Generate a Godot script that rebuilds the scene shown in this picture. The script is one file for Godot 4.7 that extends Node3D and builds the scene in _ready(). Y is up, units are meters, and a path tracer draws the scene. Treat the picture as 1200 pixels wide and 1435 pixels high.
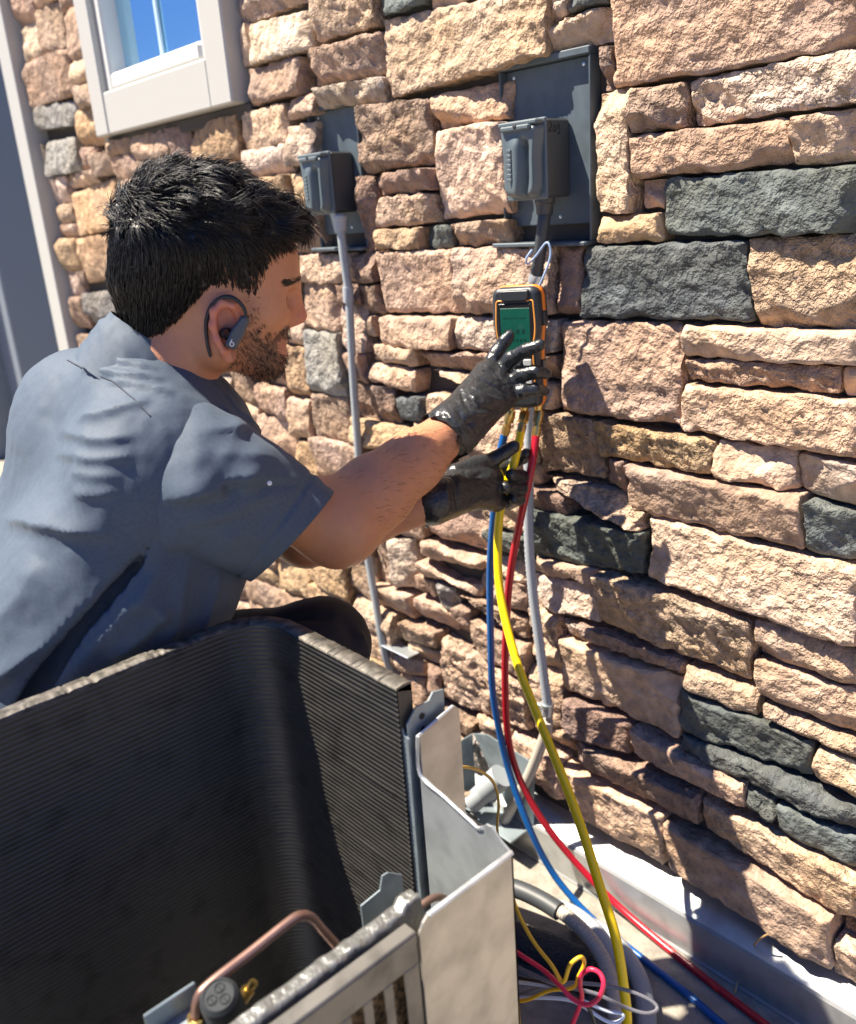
extends Node3D
# A technician squats behind an open condenser beside a ledgestone wall.
# World: wall face is the plane z = 0 (+z towards the viewer), x runs along the wall, y is up; the ground is y = GROUND.

const GROUND := -1.268
const BASE_Y := -1.157

var rng := RandomNumberGenerator.new()
var nz := FastNoiseLite.new()
var nz2 := FastNoiseLite.new()
var nzr := FastNoiseLite.new()
var M := {}

func _ready() -> void:
	rng.seed = 4711
	# ---- camera, sky, sun, exposure
	var cam := Camera3D.new()
	cam.name = "camera"
	cam.fov = 60.5
	cam.near = 0.02
	cam.far = 200.0
	cam.transform = Transform3D(Basis(Vector3(0.6735, -0.0668, -0.7361), Vector3(-0.1995, 0.9425, -0.2681), Vector3(0.7117, 0.3275, 0.6215)).orthonormalized(), Vector3(0, 0, 1.12))
	var att := CameraAttributesPhysical.new()
	att.frustum_focal_length = 20.577
	att.frustum_near = 0.02
	att.frustum_far = 300.0
	att.frustum_focus_distance = 1.12
	att.exposure_aperture = 3.1
	att.exposure_multiplier = 1.0
	cam.attributes = att
	add_child(cam)
	cam.current = true
	var we := WorldEnvironment.new()
	we.name = "daylight"
	var env := Environment.new()
	env.background_mode = Environment.BG_SKY
	var psm := ProceduralSkyMaterial.new()
	psm.sky_top_color = Color(0.14, 0.4, 0.76)
	psm.sky_horizon_color = Color(0.55, 0.68, 0.82)
	psm.sky_curve = 0.12
	psm.ground_horizon_color = Color(0.5, 0.48, 0.45)
	psm.ground_bottom_color = Color(0.32, 0.3, 0.28)
	psm.sky_energy_multiplier = 0.68
	var sky := Sky.new()
	sky.sky_material = psm
	env.sky = sky
	env.tonemap_mode = Environment.TONE_MAPPER_LINEAR
	env.tonemap_exposure = 3.05
	env.sdfgi_enabled = true
	env.ssao_enabled = true
	env.ssil_enabled = true
	we.environment = env
	add_child(we)
	var sun := DirectionalLight3D.new()
	sun.name = "sun"
	sun.light_energy = 1.6
	sun.light_color = Color(1.0, 0.955, 0.88)
	sun.light_angular_distance = 0.5
	sun.shadow_enabled = true
	var sd := Vector3(1.05, -2.6, -1.0).normalized()
	sun.transform = Transform3D(Basis.looking_at(sd, Vector3.UP), Vector3(-3, 6, 5))
	add_child(sun)

	nz.seed = 11
	nz.noise_type = FastNoiseLite.TYPE_SIMPLEX_SMOOTH
	nz.frequency = 1.0
	nz.fractal_octaves = 3
	nz2.seed = 23
	nz2.noise_type = FastNoiseLite.TYPE_SIMPLEX_SMOOTH
	nz2.frequency = 1.0
	nz2.fractal_type = FastNoiseLite.FRACTAL_NONE
	nzr.seed = 37
	nzr.noise_type = FastNoiseLite.TYPE_SIMPLEX_SMOOTH
	nzr.fractal_type = FastNoiseLite.FRACTAL_RIDGED
	nzr.frequency = 1.0
	nzr.fractal_octaves = 3
	make_materials()
	build_ground()
	build_wall()
	build_surroundings()
	build_boxes()
	build_conduits()
	build_condenser()
	build_device()
	build_floor_items()
	build_person()

# ------------------------------------------------------------------ helpers
class MB:
	# collects triangles that wind counter-clockwise seen from outside
	var v := PackedVector3Array()
	var c := PackedColorArray()
	var uv := PackedVector2Array()
	var ix := PackedInt32Array()
	var col := Color(1, 1, 1)
	func vert(p: Vector3) -> int:
		v.append(p)
		c.append(col)
		uv.append(Vector2.ZERO)
		return v.size() - 1
	func vertc(p: Vector3, k: Color) -> int:
		v.append(p)
		c.append(k)
		uv.append(Vector2.ZERO)
		return v.size() - 1
	func tri(a: int, b: int, d: int) -> void:
		ix.append(a)
		ix.append(b)
		ix.append(d)
	func quad(a: int, b: int, d: int, e: int) -> void:
		ix.append(a)
		ix.append(b)
		ix.append(d)
		ix.append(a)
		ix.append(d)
		ix.append(e)
	func face(ps: Array) -> void:
		# a flat polygon with vertices of its own
		var s := v.size()
		for p in ps:
			vert(p)
		for i in range(1, ps.size() - 1):
			tri(s, s + i, s + i + 1)
	func normals() -> PackedVector3Array:
		var n := PackedVector3Array()
		n.resize(v.size())
		for i in range(0, ix.size(), 3):
			var a := v[ix[i]]
			var k := (v[ix[i + 1]] - a).cross(v[ix[i + 2]] - a)
			n[ix[i]] += k
			n[ix[i + 1]] += k
			n[ix[i + 2]] += k
		for i in n.size():
			n[i] = n[i].normalized() if n[i].length_squared() > 1e-24 else Vector3.UP
		return n
	func mesh() -> ArrayMesh:
		var am := ArrayMesh.new()
		var arr := []
		arr.resize(Mesh.ARRAY_MAX)
		arr[Mesh.ARRAY_VERTEX] = v
		arr[Mesh.ARRAY_NORMAL] = normals()
		arr[Mesh.ARRAY_COLOR] = c
		arr[Mesh.ARRAY_TEX_UV] = uv
		var f := PackedInt32Array()
		f.resize(ix.size())
		for i in range(0, ix.size(), 3):
			f[i] = ix[i]
			f[i + 1] = ix[i + 2]
			f[i + 2] = ix[i + 1]
		arr[Mesh.ARRAY_INDEX] = f
		am.add_surface_from_arrays(Mesh.PRIMITIVE_TRIANGLES, arr)
		return am

func obj(called: String, mb: MB, mat: Material, parent: Node = self) -> MeshInstance3D:
	var o := MeshInstance3D.new()
	o.name = called
	o.mesh = mb.mesh()
	o.material_override = mat
	parent.add_child(o, true)
	return o

func thing(called: String, label: String, category: String, at := Vector3.ZERO, group := "") -> Node3D:
	var o := Node3D.new()
	o.name = called
	o.position = at
	add_child(o, true)
	tag(o, label, category, group)
	return o

func tag(o: Node, label: String, category: String, group := "") -> void:
	o.set_meta("label", label)
	o.set_meta("category", category)
	if group != "":
		o.set_meta("group", group)

func structure(o: Node, label := "", category := "") -> void:
	o.set_meta("kind", "structure")
	if label != "":
		o.set_meta("label", label)
		o.set_meta("category", category)

func bbox(mb: MB, a: Vector3, b: Vector3, bev := 0.001, xf := Transform3D.IDENTITY) -> void:
	# a box between two corners with bevelled edges
	var lo := Vector3(minf(a.x, b.x), minf(a.y, b.y), minf(a.z, b.z))
	var hi := Vector3(maxf(a.x, b.x), maxf(a.y, b.y), maxf(a.z, b.z))
	var h := (hi - lo) * 0.5
	var c := (hi + lo) * 0.5
	bev = minf(bev, minf(h.x, minf(h.y, h.z)) * 0.9)
	for ax in 3:
		for sg in [-1.0, 1.0]:
			var u := (ax + 1) % 3
			var w := (ax + 2) % 3
			var ps := []
			for q in [[-1, -1], [1, -1], [1, 1], [-1, 1]]:
				var p := Vector3.ZERO
				p[ax] = sg * h[ax]
				p[u] = q[0] * (h[u] - bev)
				p[w] = q[1] * (h[w] - bev)
				ps.append(xf * (c + p))
			if sg < 0:
				ps.reverse()
			mb.face(ps)
	for ax in 3:
		var u := (ax + 1) % 3
		var w := (ax + 2) % 3
		for su in [-1.0, 1.0]:
			for sw in [-1.0, 1.0]:
				var p1 := Vector3.ZERO
				p1[u] = su * h[u]
				p1[w] = sw * (h[w] - bev)
				var p2 := Vector3.ZERO
				p2[u] = su * (h[u] - bev)
				p2[w] = sw * h[w]
				var e := Vector3.ZERO
				e[ax] = h[ax] - bev
				var ps := [xf * (c + p1 - e), xf * (c + p1 + e), xf * (c + p2 + e), xf * (c + p2 - e)]
				if su * sw > 0:
					ps.reverse()
				mb.face(ps)
	for sx in [-1.0, 1.0]:
		for sy in [-1.0, 1.0]:
			for sz in [-1.0, 1.0]:
				var ps := [xf * (c + Vector3(sx * h.x, sy * (h.y - bev), sz * (h.z - bev))), xf * (c + Vector3(sx * (h.x - bev), sy * h.y, sz * (h.z - bev))), xf * (c + Vector3(sx * (h.x - bev), sy * (h.y - bev), sz * h.z))]
				if sx * sy * sz < 0:
					ps.reverse()
				mb.face(ps)

func spline(pts: Array, per := 8) -> PackedVector3Array:
	# Catmull-Rom through the points
	var out := PackedVector3Array()
	for i in range(pts.size() - 1):
		var p0: Vector3 = pts[maxi(i - 1, 0)]
		var p1: Vector3 = pts[i]
		var p2: Vector3 = pts[i + 1]
		var p3: Vector3 = pts[mini(i + 2, pts.size() - 1)]
		for k in per:
			out.append(p1.cubic_interpolate(p2, p0, p3, float(k) / per))
	out.append(pts[pts.size() - 1])
	return out

func tube(mb: MB, path: PackedVector3Array, rad, sides := 12, caps := true) -> void:
	# rad: a number, or a Callable(t 0..1, i) -> radius
	var n := path.size()
	var t0 := (path[1] - path[0]).normalized()
	var up := Vector3.UP if absf(t0.y) < 0.9 else Vector3.RIGHT
	var u := t0.cross(up).normalized()
	var s := mb.v.size()
	for i in n:
		var t := (path[mini(i + 1, n - 1)] - path[maxi(i - 1, 0)]).normalized()
		u = (u - t * u.dot(t)).normalized()
		var w := t.cross(u)
		var r: float = (rad as Callable).call(float(i) / (n - 1), i) if rad is Callable else float(rad)
		for k in sides:
			var a := TAU * k / sides
			mb.vert(path[i] + (u * cos(a) + w * sin(a)) * r)
	for i in n - 1:
		for k in sides:
			var k2 := (k + 1) % sides
			mb.quad(s + i * sides + k, s + i * sides + k2, s + (i + 1) * sides + k2, s + (i + 1) * sides + k)
	if caps:
		var a := []
		var b := []
		for k in sides:
			a.append(mb.v[s + sides - 1 - k])
			b.append(mb.v[s + (n - 1) * sides + k])
		mb.face(a)
		mb.face(b)

func lathe(mb: MB, at: Vector3, axis: Vector3, prof: Array, sides := 20) -> void:
	# prof: [distance along the axis, radius] pairs, sharp where a pair is doubled
	var z := axis.normalized()
	var u := z.cross(Vector3.UP if absf(z.y) < 0.9 else Vector3.RIGHT).normalized()
	var w := z.cross(u)
	for i in range(prof.size() - 1):
		var s := mb.v.size()
		for j in 2:
			for k in sides:
				var a := TAU * k / sides
				mb.vert(at + z * float(prof[i + j][0]) + (u * cos(a) + w * sin(a)) * float(prof[i + j][1]))
		for k in sides:
			var k2 := (k + 1) % sides
			mb.quad(s + k, s + k2, s + sides + k2, s + sides + k)

func sheet(mb: MB, o: Vector3, u: Vector3, w: Vector3, poly: PackedVector2Array, thick: float) -> void:
	# an extruded flat polygon: o + u * x + w * y, from 0 to thick along u x w
	var n := u.cross(w).normalized() * thick
	if Geometry2D.is_polygon_clockwise(poly):
		poly.reverse()
	var tr := Geometry2D.triangulate_polygon(poly)
	for side in 2:
		var s := mb.v.size()
		for p in poly:
			mb.vert(o + u * p.x + w * p.y + n * float(side))
		for i in range(0, tr.size(), 3):
			var a := poly[tr[i]]
			var b := poly[tr[i + 1]]
			var c := poly[tr[i + 2]]
			var ccw := (b - a).cross(c - a) > 0.0
			if ccw == (side == 1):
				mb.tri(s + tr[i], s + tr[i + 1], s + tr[i + 2])
			else:
				mb.tri(s + tr[i], s + tr[i + 2], s + tr[i + 1])
	for i in poly.size():
		var a := poly[i]
		var b := poly[(i + 1) % poly.size()]
		mb.face([o + u * a.x + w * a.y, o + u * b.x + w * b.y, o + u * b.x + w * b.y + n, o + u * a.x + w * a.y + n])

func lin(r: float, g: float, b: float) -> Color:
	return Color(r, g, b).linear_to_srgb()

func mat(called: String, albedo: Color, rough := 0.6, metal := 0.0) -> StandardMaterial3D:
	# albedo: linear base colour
	var m := StandardMaterial3D.new()
	m.resource_name = called
	m.albedo_color = albedo.linear_to_srgb()
	m.roughness = rough
	m.metallic = metal
	M[called] = m
	return m

func noise_tex(seed_: int, freq: float, lo: float, hi: float, octaves := 4, size := 512, type := FastNoiseLite.TYPE_SIMPLEX_SMOOTH, gain := 0.5) -> NoiseTexture2D:
	var n := FastNoiseLite.new()
	n.seed = seed_
	n.noise_type = type
	n.frequency = freq
	n.fractal_octaves = octaves
	n.fractal_gain = gain
	var t := NoiseTexture2D.new()
	t.width = size
	t.height = size
	t.seamless = true
	t.noise = n
	var g := Gradient.new()
	g.set_color(0, Color(lo, lo, lo))
	g.set_color(1, Color(hi, hi, hi))
	t.color_ramp = g
	return t

func relief(m: StandardMaterial3D, t: Texture2D, cm: float, scale_: float) -> void:
	m.heightmap_enabled = true
	m.heightmap_texture = t
	m.heightmap_scale = cm
	m.uv1_triplanar = true
	m.uv1_world_triplanar = true
	m.uv1_scale = Vector3.ONE * scale_

func mottle(m: StandardMaterial3D, t: Texture2D, scale_: float) -> void:
	m.albedo_texture = t
	m.uv1_triplanar = true
	m.uv1_world_triplanar = true
	m.uv1_scale = Vector3.ONE * scale_

func make_materials() -> void:
	var grain := noise_tex(3, 0.035, 0.0, 1.0, 5)
	var speck := noise_tex(5, 0.02, 0.72, 1.1, 5)
	var fine := noise_tex(7, 0.09, 0.0, 1.0, 3)
	var cloudy := noise_tex(9, 0.006, 0.86, 1.08, 5)
	var smudge := noise_tex(13, 0.012, 0.25, 0.62, 5)
	var m := mat("stone", Color(1, 1, 1), 0.92)
	m.vertex_color_use_as_albedo = true
	m.albedo_texture = speck
	relief(m, noise_tex(3, 0.008, 0.0, 1.0, 8, 1024, FastNoiseLite.TYPE_SIMPLEX, 0.64), 1.3, 2.7)
	m = mat("stone_coarse", Color(1, 1, 1), 0.92)
	m.vertex_color_use_as_albedo = true
	m.albedo_texture = noise_tex(6, 0.035, 0.62, 1.14, 4)
	relief(m, noise_tex(4, 0.012, 0.0, 1.0, 7, 1024, FastNoiseLite.TYPE_SIMPLEX, 0.68), 1.7, 2.3)
	m = mat("stone_smooth", Color(1, 1, 1), 0.88)
	m.vertex_color_use_as_albedo = true
	m.albedo_texture = noise_tex(8, 0.016, 0.74, 1.1, 6)
	relief(m, noise_tex(10, 0.007, 0.0, 1.0, 8, 1024, FastNoiseLite.TYPE_SIMPLEX, 0.6), 0.8, 3.1)
	m = mat("mortar", Color(0.06, 0.052, 0.046), 0.95)
	m = mat("galvanized", Color(0.62, 0.65, 0.67), 0.42, 0.75)
	mottle(m, cloudy, 6.0)
	m.roughness_texture = smudge
	m.roughness = 1.0
	m = mat("painted_flashing", Color(0.4, 0.415, 0.42), 0.28, 0.5)
	mottle(m, cloudy, 4.0)
	m = mat("concrete", Color(0.27, 0.245, 0.205), 0.93)
	mottle(m, noise_tex(17, 0.02, 0.82, 1.1, 6), 2.2)
	m.heightmap_enabled = true
	m.heightmap_texture = fine
	m.heightmap_scale = 0.12
	m = mat("white_trim", Color(0.43, 0.425, 0.4), 0.5)
	m = mat("window_frame", Color(0.55, 0.55, 0.54), 0.4)
	m = mat("window_glass", Color(0.48, 0.78, 0.97), 0.03, 0.95)
	m = mat("window_glass_bar", Color(0.45, 0.6, 0.72), 0.3)
	m = mat("dark_siding", Color(0.17, 0.2, 0.24), 0.6)
	m = mat("plate_grey", Color(0.075, 0.1, 0.12), 0.55)
	mottle(m, cloudy, 5.0)
	m = mat("box_grey", Color(0.045, 0.048, 0.05), 0.45)
	m = mat("cover_grey", Color(0.085, 0.112, 0.128), 0.42)
	m = mat("ink", Color(0.008, 0.008, 0.01), 0.6)
	m = mat("pvc_grey", Color(0.3, 0.33, 0.35), 0.5)
	m = mat("flex_grey", Color(0.33, 0.36, 0.39), 0.5)
	m = mat("flex_dark", Color(0.04, 0.045, 0.05), 0.5)
	m = mat("zinc", Color(0.6, 0.65, 0.68), 0.35, 0.8)
	m = mat("steel_aged", Color(0.52, 0.49, 0.435), 0.33, 0.68)
	mottle(m, noise_tex(19, 0.006, 0.84, 1.06, 6), 5.0)
	m = mat("steel_inner", Color(0.38, 0.41, 0.42), 0.45, 0.5)
	mottle(m, cloudy, 5.0)
	m = mat("steel_dark", Color(0.2, 0.19, 0.17), 0.45, 0.6)
	mottle(m, noise_tex(21, 0.008, 0.75, 1.15, 6), 5.0)
	m = mat("slot_rust", Color(0.16, 0.1, 0.045), 0.6, 0.3)
	mottle(m, noise_tex(22, 0.02, 0.0, 1.6, 5), 14.0)
	m = mat("galvanized_blue", Color(0.27, 0.325, 0.355), 0.45, 0.5)
	mottle(m, cloudy, 6.0)
	m = mat("conduit_beige", Color(0.42, 0.38, 0.32), 0.5)
	m = mat("brown_fitting", Color(0.3, 0.22, 0.16), 0.5, 0.3)
	m = mat("copper_dark", Color(0.2, 0.13, 0.105), 0.45, 0.6)
	m = mat("fin_black", Color(0.058, 0.055, 0.05), 0.4, 0.4)
	mottle(m, noise_tex(28, 0.012, 0.7, 1.45, 6), 2.6)
	m = mat("fin_edge", Color(0.15, 0.135, 0.115), 0.6, 0.3)
	mottle(m, noise_tex(29, 0.02, 0.3, 1.3, 5), 5.0)
	m = mat("foil", Color(0.2, 0.2, 0.19), 0.42, 0.6)
	relief(m, noise_tex(31, 0.02, 0.0, 1.0, 4, 256), 0.25, 9.0)
	m = mat("copper", Color(0.34, 0.2, 0.155), 0.4, 0.75)
	mottle(m, cloudy, 9.0)
	m = mat("brass", Color(0.62, 0.42, 0.14), 0.28, 0.95)
	m = mat("black_rubber", Color(0.014, 0.015, 0.017), 0.5)
	m = mat("cap_blue_black", Color(0.012, 0.016, 0.02), 0.75)
	m = mat("hose_yellow", Color(0.85, 0.6, 0.004), 0.35)
	m = mat("hose_red", Color(0.38, 0.006, 0.018), 0.33)
	m = mat("hose_blue", Color(0.004, 0.08, 0.28), 0.33)
	m = mat("wire_yellow", Color(0.7, 0.42, 0.02), 0.4)
	m = mat("wire_red", Color(0.62, 0.02, 0.07), 0.4)
	m = mat("wire_grey", Color(0.13, 0.13, 0.15), 0.45)
	m = mat("wire_black", Color(0.012, 0.012, 0.014), 0.45)
	m = mat("wire_white", Color(0.55, 0.62, 0.72), 0.45)
	m = mat("tie_blue", Color(0.3, 0.42, 0.62), 0.4)
	m = mat("foam_black", Color(0.02, 0.022, 0.026), 0.75)
	relief(m, grain, 0.5, 7.0)
	m = mat("device_black", Color(0.022, 0.026, 0.032), 0.42)
	m = mat("device_grey", Color(0.06, 0.068, 0.078), 0.4)
	m = mat("orange_rubber", Color(0.75, 0.2, 0.012), 0.45)
	m = mat("screen_green", Color(0.009, 0.085, 0.058), 0.15)
	m = mat("orange_bright", Color(0.8, 0.33, 0.05), 0.4)
	m = mat("device_gloss", Color(0.012, 0.014, 0.017), 0.18)
	m = mat("wire_ochre", Color(0.5, 0.33, 0.06), 0.45)
	m = mat("lcd_ink", Color(0.004, 0.03, 0.022), 0.4)
	m = mat("button_pale", Color(0.45, 0.47, 0.48), 0.5)
	m = mat("skin", Color(1, 1, 1), 0.48)
	m.vertex_color_use_as_albedo = true
	m.subsurf_scatter_enabled = true
	m.subsurf_scatter_strength = 0.12
	relief(m, noise_tex(41, 0.06, 0.0, 1.0, 3), 0.025, 14.0)
	m = mat("hair", Color(0.0045, 0.0045, 0.0065), 0.44)
	m.vertex_color_use_as_albedo = true
	m.metallic_specular = 0.5
	m = mat("arm_hair", Color(0.16, 0.075, 0.04), 0.6)
	m = mat("beard", Color(0.02, 0.012, 0.009), 0.5)
	m = mat("shirt", Color(0.054, 0.08, 0.118), 0.72)
	m.rim_enabled = true
	m.rim = 0.2
	m.rim_tint = 0.5
	mottle(m, noise_tex(43, 0.05, 0.86, 1.08, 4), 7.0)
	m.heightmap_enabled = true
	m.heightmap_texture = noise_tex(47, 0.25, 0.0, 1.0, 2)
	m.heightmap_scale = 0.03
	m = mat("thread", Color(0.03, 0.036, 0.055), 0.8)
	m = mat("trousers", Color(0.013, 0.0145, 0.018), 0.85)
	m = mat("glove", Color(0.021, 0.023, 0.026), 0.33)
	relief(m, noise_tex(53, 0.03, 0.0, 1.0, 3), 0.1, 9.0)
	m = mat("boot", Color(0.02, 0.017, 0.014), 0.6)
	m = mat("button_white", Color(0.7, 0.7, 0.7), 0.4)
	m = mat("straw", Color(0.5, 0.32, 0.14), 0.8)

# ------------------------------------------------------------------ the ledgestone wall
# colour letter, then top-left, top-right, bottom-right, bottom-left corner on the wall (x, y in metres)
const STONES = [
	["p",-0.818,0.281,-0.488,0.267,-0.483,0.137,-0.817,0.139], ["p",-0.782,0.133,-0.701,0.134,-0.699,0.075,-0.781,0.077], ["c",-0.700,0.134,-0.477,0.137,-0.474,0.079,-0.696,0.077],
	["p",-0.790,0.074,-0.555,0.072,-0.551,0.020,-0.781,0.018], ["t",-0.554,0.073,-0.472,0.075,-0.466,0.016,-0.550,0.017], ["g",-0.732,0.015,-0.466,0.013,-0.459,-0.064,-0.730,-0.061],
	["t",-0.775,0.016,-0.734,0.016,-0.733,-0.024,-0.774,-0.023], ["o",-0.842,-0.029,-0.734,-0.028,-0.733,-0.068,-0.842,-0.068], ["t",-0.851,0.139,-0.783,0.137,-0.785,-0.027,-0.849,-0.026],
	["b",-0.843,0.195,-0.821,0.196,-0.819,0.139,-0.843,0.139], ["g",-0.875,-0.073,-0.603,-0.067,-0.592,-0.173,-0.877,-0.179], ["t",-0.602,-0.067,-0.459,-0.064,-0.448,-0.177,-0.589,-0.181],
	["b",-0.931,-0.070,-0.879,-0.072,-0.881,-0.177,-0.931,-0.178], ["t",-0.938,0.238,-0.824,0.244,-0.824,0.200,-0.935,0.200], ["g",-0.897,0.280,-0.824,0.278,-0.824,0.247,-0.898,0.247],
	["c",-0.966,0.299,-0.899,0.294,-0.900,0.244,-0.944,0.242], ["p",-0.918,-0.185,-0.699,-0.178,-0.692,-0.327,-0.925,-0.337], ["t",-0.699,-0.183,-0.448,-0.178,-0.444,-0.221,-0.693,-0.226],
	["p",-0.693,-0.229,-0.473,-0.224,-0.472,-0.258,-0.684,-0.260], ["t",-0.471,-0.225,-0.438,-0.224,-0.434,-0.263,-0.468,-0.260], ["t",-0.692,-0.267,-0.440,-0.263,-0.434,-0.337,-0.689,-0.332],
	["o",-0.849,-0.340,-0.635,-0.340,-0.638,-0.396,-0.846,-0.399], ["t",-0.635,-0.341,-0.520,-0.340,-0.516,-0.395,-0.637,-0.396], ["c",-0.518,-0.342,-0.433,-0.342,-0.427,-0.406,-0.514,-0.397],
	["p",-0.964,-0.337,-0.849,-0.339,-0.836,-0.437,-0.972,-0.445], ["b",-0.831,-0.400,-0.791,-0.399,-0.790,-0.456,-0.834,-0.447], ["p",-0.788,-0.402,-0.502,-0.400,-0.496,-0.475,-0.785,-0.481],
	["g",-0.497,-0.405,-0.427,-0.411,-0.421,-0.478,-0.492,-0.476], ["t",-0.976,-0.456,-0.803,-0.451,-0.756,-0.480,-0.759,-0.512], ["g",-1.003,-0.514,-0.755,-0.511,-0.752,-0.584,-1.007,-0.617],
	["t",-0.750,-0.481,-0.420,-0.482,-0.410,-0.596,-0.743,-0.585], ["t",-0.999,-0.617,-0.849,-0.596,-0.849,-0.629,-1.000,-0.649], ["c",-1.000,-0.653,-0.846,-0.632,-0.842,-0.694,-1.002,-0.716],
	["t",-0.843,-0.598,-0.565,-0.606,-0.564,-0.711,-0.834,-0.696], ["t",-0.561,-0.602,-0.409,-0.603,-0.406,-0.661,-0.558,-0.662], ["t",-0.885,-0.708,-0.680,-0.721,-0.682,-0.746,-0.883,-0.745],
	["t",-0.927,-0.754,-0.685,-0.753,-0.685,-0.866,-0.929,-0.862], ["t",-0.677,-0.721,-0.554,-0.721,-0.554,-0.768,-0.676,-0.759], ["t",-0.557,-0.666,-0.404,-0.661,-0.397,-0.735,-0.556,-0.728],
	["t",-0.545,-0.738,-0.397,-0.739,-0.394,-0.766,-0.541,-0.762], ["g",-0.685,-0.767,-0.463,-0.772,-0.463,-0.835,-0.683,-0.847], ["t",-0.461,-0.773,-0.393,-0.774,-0.388,-0.838,-0.460,-0.834],
	["g",-0.680,-0.849,-0.387,-0.844,-0.383,-0.883,-0.678,-0.881], ["b",-0.916,-0.872,-0.777,-0.876,-0.779,-0.938,-0.917,-0.951], ["t",-0.775,-0.877,-0.558,-0.887,-0.558,-0.931,-0.766,-0.935],
	["b",-0.907,-0.957,-0.640,-0.951,-0.639,-1.015,-0.903,-1.010], ["g",-0.558,-0.888,-0.510,-0.889,-0.509,-0.933,-0.557,-0.935], ["g",-0.509,-0.894,-0.383,-0.892,-0.377,-0.950,-0.508,-0.941],
	["t",-0.639,-0.956,-0.377,-0.953,-0.369,-1.043,-0.630,-1.015], ["t",-0.929,-1.026,-0.704,-1.028,-0.710,-1.144,-0.910,-1.133], ["p",-0.704,-1.039,-0.404,-1.044,-0.403,-1.150,-0.696,-1.132],
	["b",-0.400,-1.047,-0.333,-1.045,-0.330,-1.074,-0.399,-1.074], ["t",-0.402,-1.080,-0.330,-1.080,-0.322,-1.158,-0.403,-1.158], ["t",-1.309,0.311,-0.925,0.291,-0.931,0.197,-1.306,0.185],
	["g",-1.312,0.355,-1.187,0.346,-1.194,0.315,-1.308,0.317], ["t",-1.192,0.177,-1.014,0.178,-1.017,0.122,-1.186,0.124], ["p",-1.378,0.181,-1.196,0.176,-1.195,0.070,-1.369,0.068],
	["t",-1.188,0.121,-1.019,0.120,-1.018,-0.018,-1.193,-0.023], ["b",-1.361,0.064,-1.192,0.064,-1.192,0.027,-1.356,0.026], ["t",-1.352,0.023,-1.196,0.023,-1.194,-0.027,-1.370,-0.030],
	["o",-1.364,-0.035,-1.234,-0.035,-1.238,-0.071,-1.365,-0.070], ["g",-1.232,-0.034,-1.159,-0.031,-1.163,-0.072,-1.236,-0.071], ["p",-1.156,-0.031,-1.018,-0.026,-1.020,-0.068,-1.159,-0.069],
	["b",-1.447,-0.077,-1.374,-0.074,-1.378,-0.133,-1.456,-0.135], ["t",-1.365,-0.074,-1.159,-0.073,-1.158,-0.183,-1.364,-0.191], ["t",-1.156,-0.071,-0.934,-0.071,-0.934,-0.178,-1.156,-0.183],
	["p",-1.528,0.299,-1.307,0.294,-1.308,0.226,-1.531,0.237], ["c",-1.506,0.229,-1.308,0.225,-1.306,0.181,-1.513,0.192], ["t",-1.500,0.395,-1.309,0.382,-1.314,0.303,-1.505,0.307],
	["c",-1.721,0.376,-1.508,0.364,-1.512,0.298,-1.732,0.300], ["p",-1.744,0.296,-1.546,0.293,-1.555,0.224,-1.751,0.226], ["t",-1.378,-0.196,-1.158,-0.190,-1.163,-0.247,-1.377,-0.259],
	["c",-1.156,-0.190,-0.924,-0.185,-0.928,-0.238,-1.161,-0.247], ["t",-1.415,-0.252,-1.265,-0.253,-1.269,-0.289,-1.420,-0.290], ["p",-1.257,-0.258,-0.929,-0.242,-0.930,-0.284,-1.253,-0.289],
	["t",-1.421,-0.291,-1.269,-0.293,-1.274,-0.341,-1.426,-0.331], ["t",-1.249,-0.293,-1.115,-0.288,-0.930,-0.290,-0.931,-0.332], ["g",-1.347,-0.356,-1.252,-0.344,-1.257,-0.397,-1.349,-0.406],
	["t",-1.245,-0.336,-0.972,-0.337,-0.978,-0.439,-1.249,-0.420], ["c",-1.406,-0.677,-1.329,-0.659,-1.338,-0.781,-1.410,-0.787], ["t",-1.301,-0.652,-1.115,-0.653,-1.120,-0.674,-1.305,-0.692],
	["t",-1.310,-0.737,-1.128,-0.710,-1.134,-0.739,-1.306,-0.700], ["p",-1.202,-0.748,-1.101,-0.740,-1.016,-0.747,-1.014,-0.792], ["t",-1.332,-0.790,-1.214,-0.796,-1.218,-0.843,-1.344,-0.841],
	["p",-1.388,-0.866,-1.263,-0.855,-1.267,-0.895,-1.395,-0.921], ["t",-1.382,-0.921,-1.275,-0.912,-1.279,-0.946,-1.386,-0.955], ["t",-1.255,-0.864,-1.022,-0.889,-1.023,-1.001,-1.274,-1.021],
	["g",-1.105,-0.580,-1.009,-0.580,-1.011,-0.629,-1.104,-0.631], ["o",-2.824,0.114,-2.493,0.133,-2.529,-0.001,-2.782,-0.011], ["w",-2.922,0.263,-2.682,0.260,-2.693,0.166,-2.941,0.167],
	["w",-2.870,-0.187,-2.561,-0.165,-2.579,-0.255,-2.860,-0.282], ["o",-2.826,-0.020,-2.484,-0.008,-2.524,-0.125,-2.808,-0.155], ["o",-2.026,0.216,-1.806,0.217,-1.825,0.121,-2.034,0.125],
	["t",-1.790,0.219,-1.612,0.217,-1.622,0.143,-1.808,0.140], ["c",-1.614,0.172,-1.526,0.173,-1.535,0.098,-1.624,0.097], ["w",-2.946,0.366,-2.661,0.351,-2.673,0.287,-2.961,0.302],
]
const HUES := {
	"w": Color(0.3, 0.285, 0.265), "t": Color(0.56, 0.388, 0.275), "p": Color(0.43, 0.29, 0.208), "c": Color(0.6, 0.455, 0.35), "g": Color(0.125, 0.138, 0.132), "o": Color(0.49, 0.325, 0.19), "b": Color(0.31, 0.205, 0.152),
}

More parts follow.
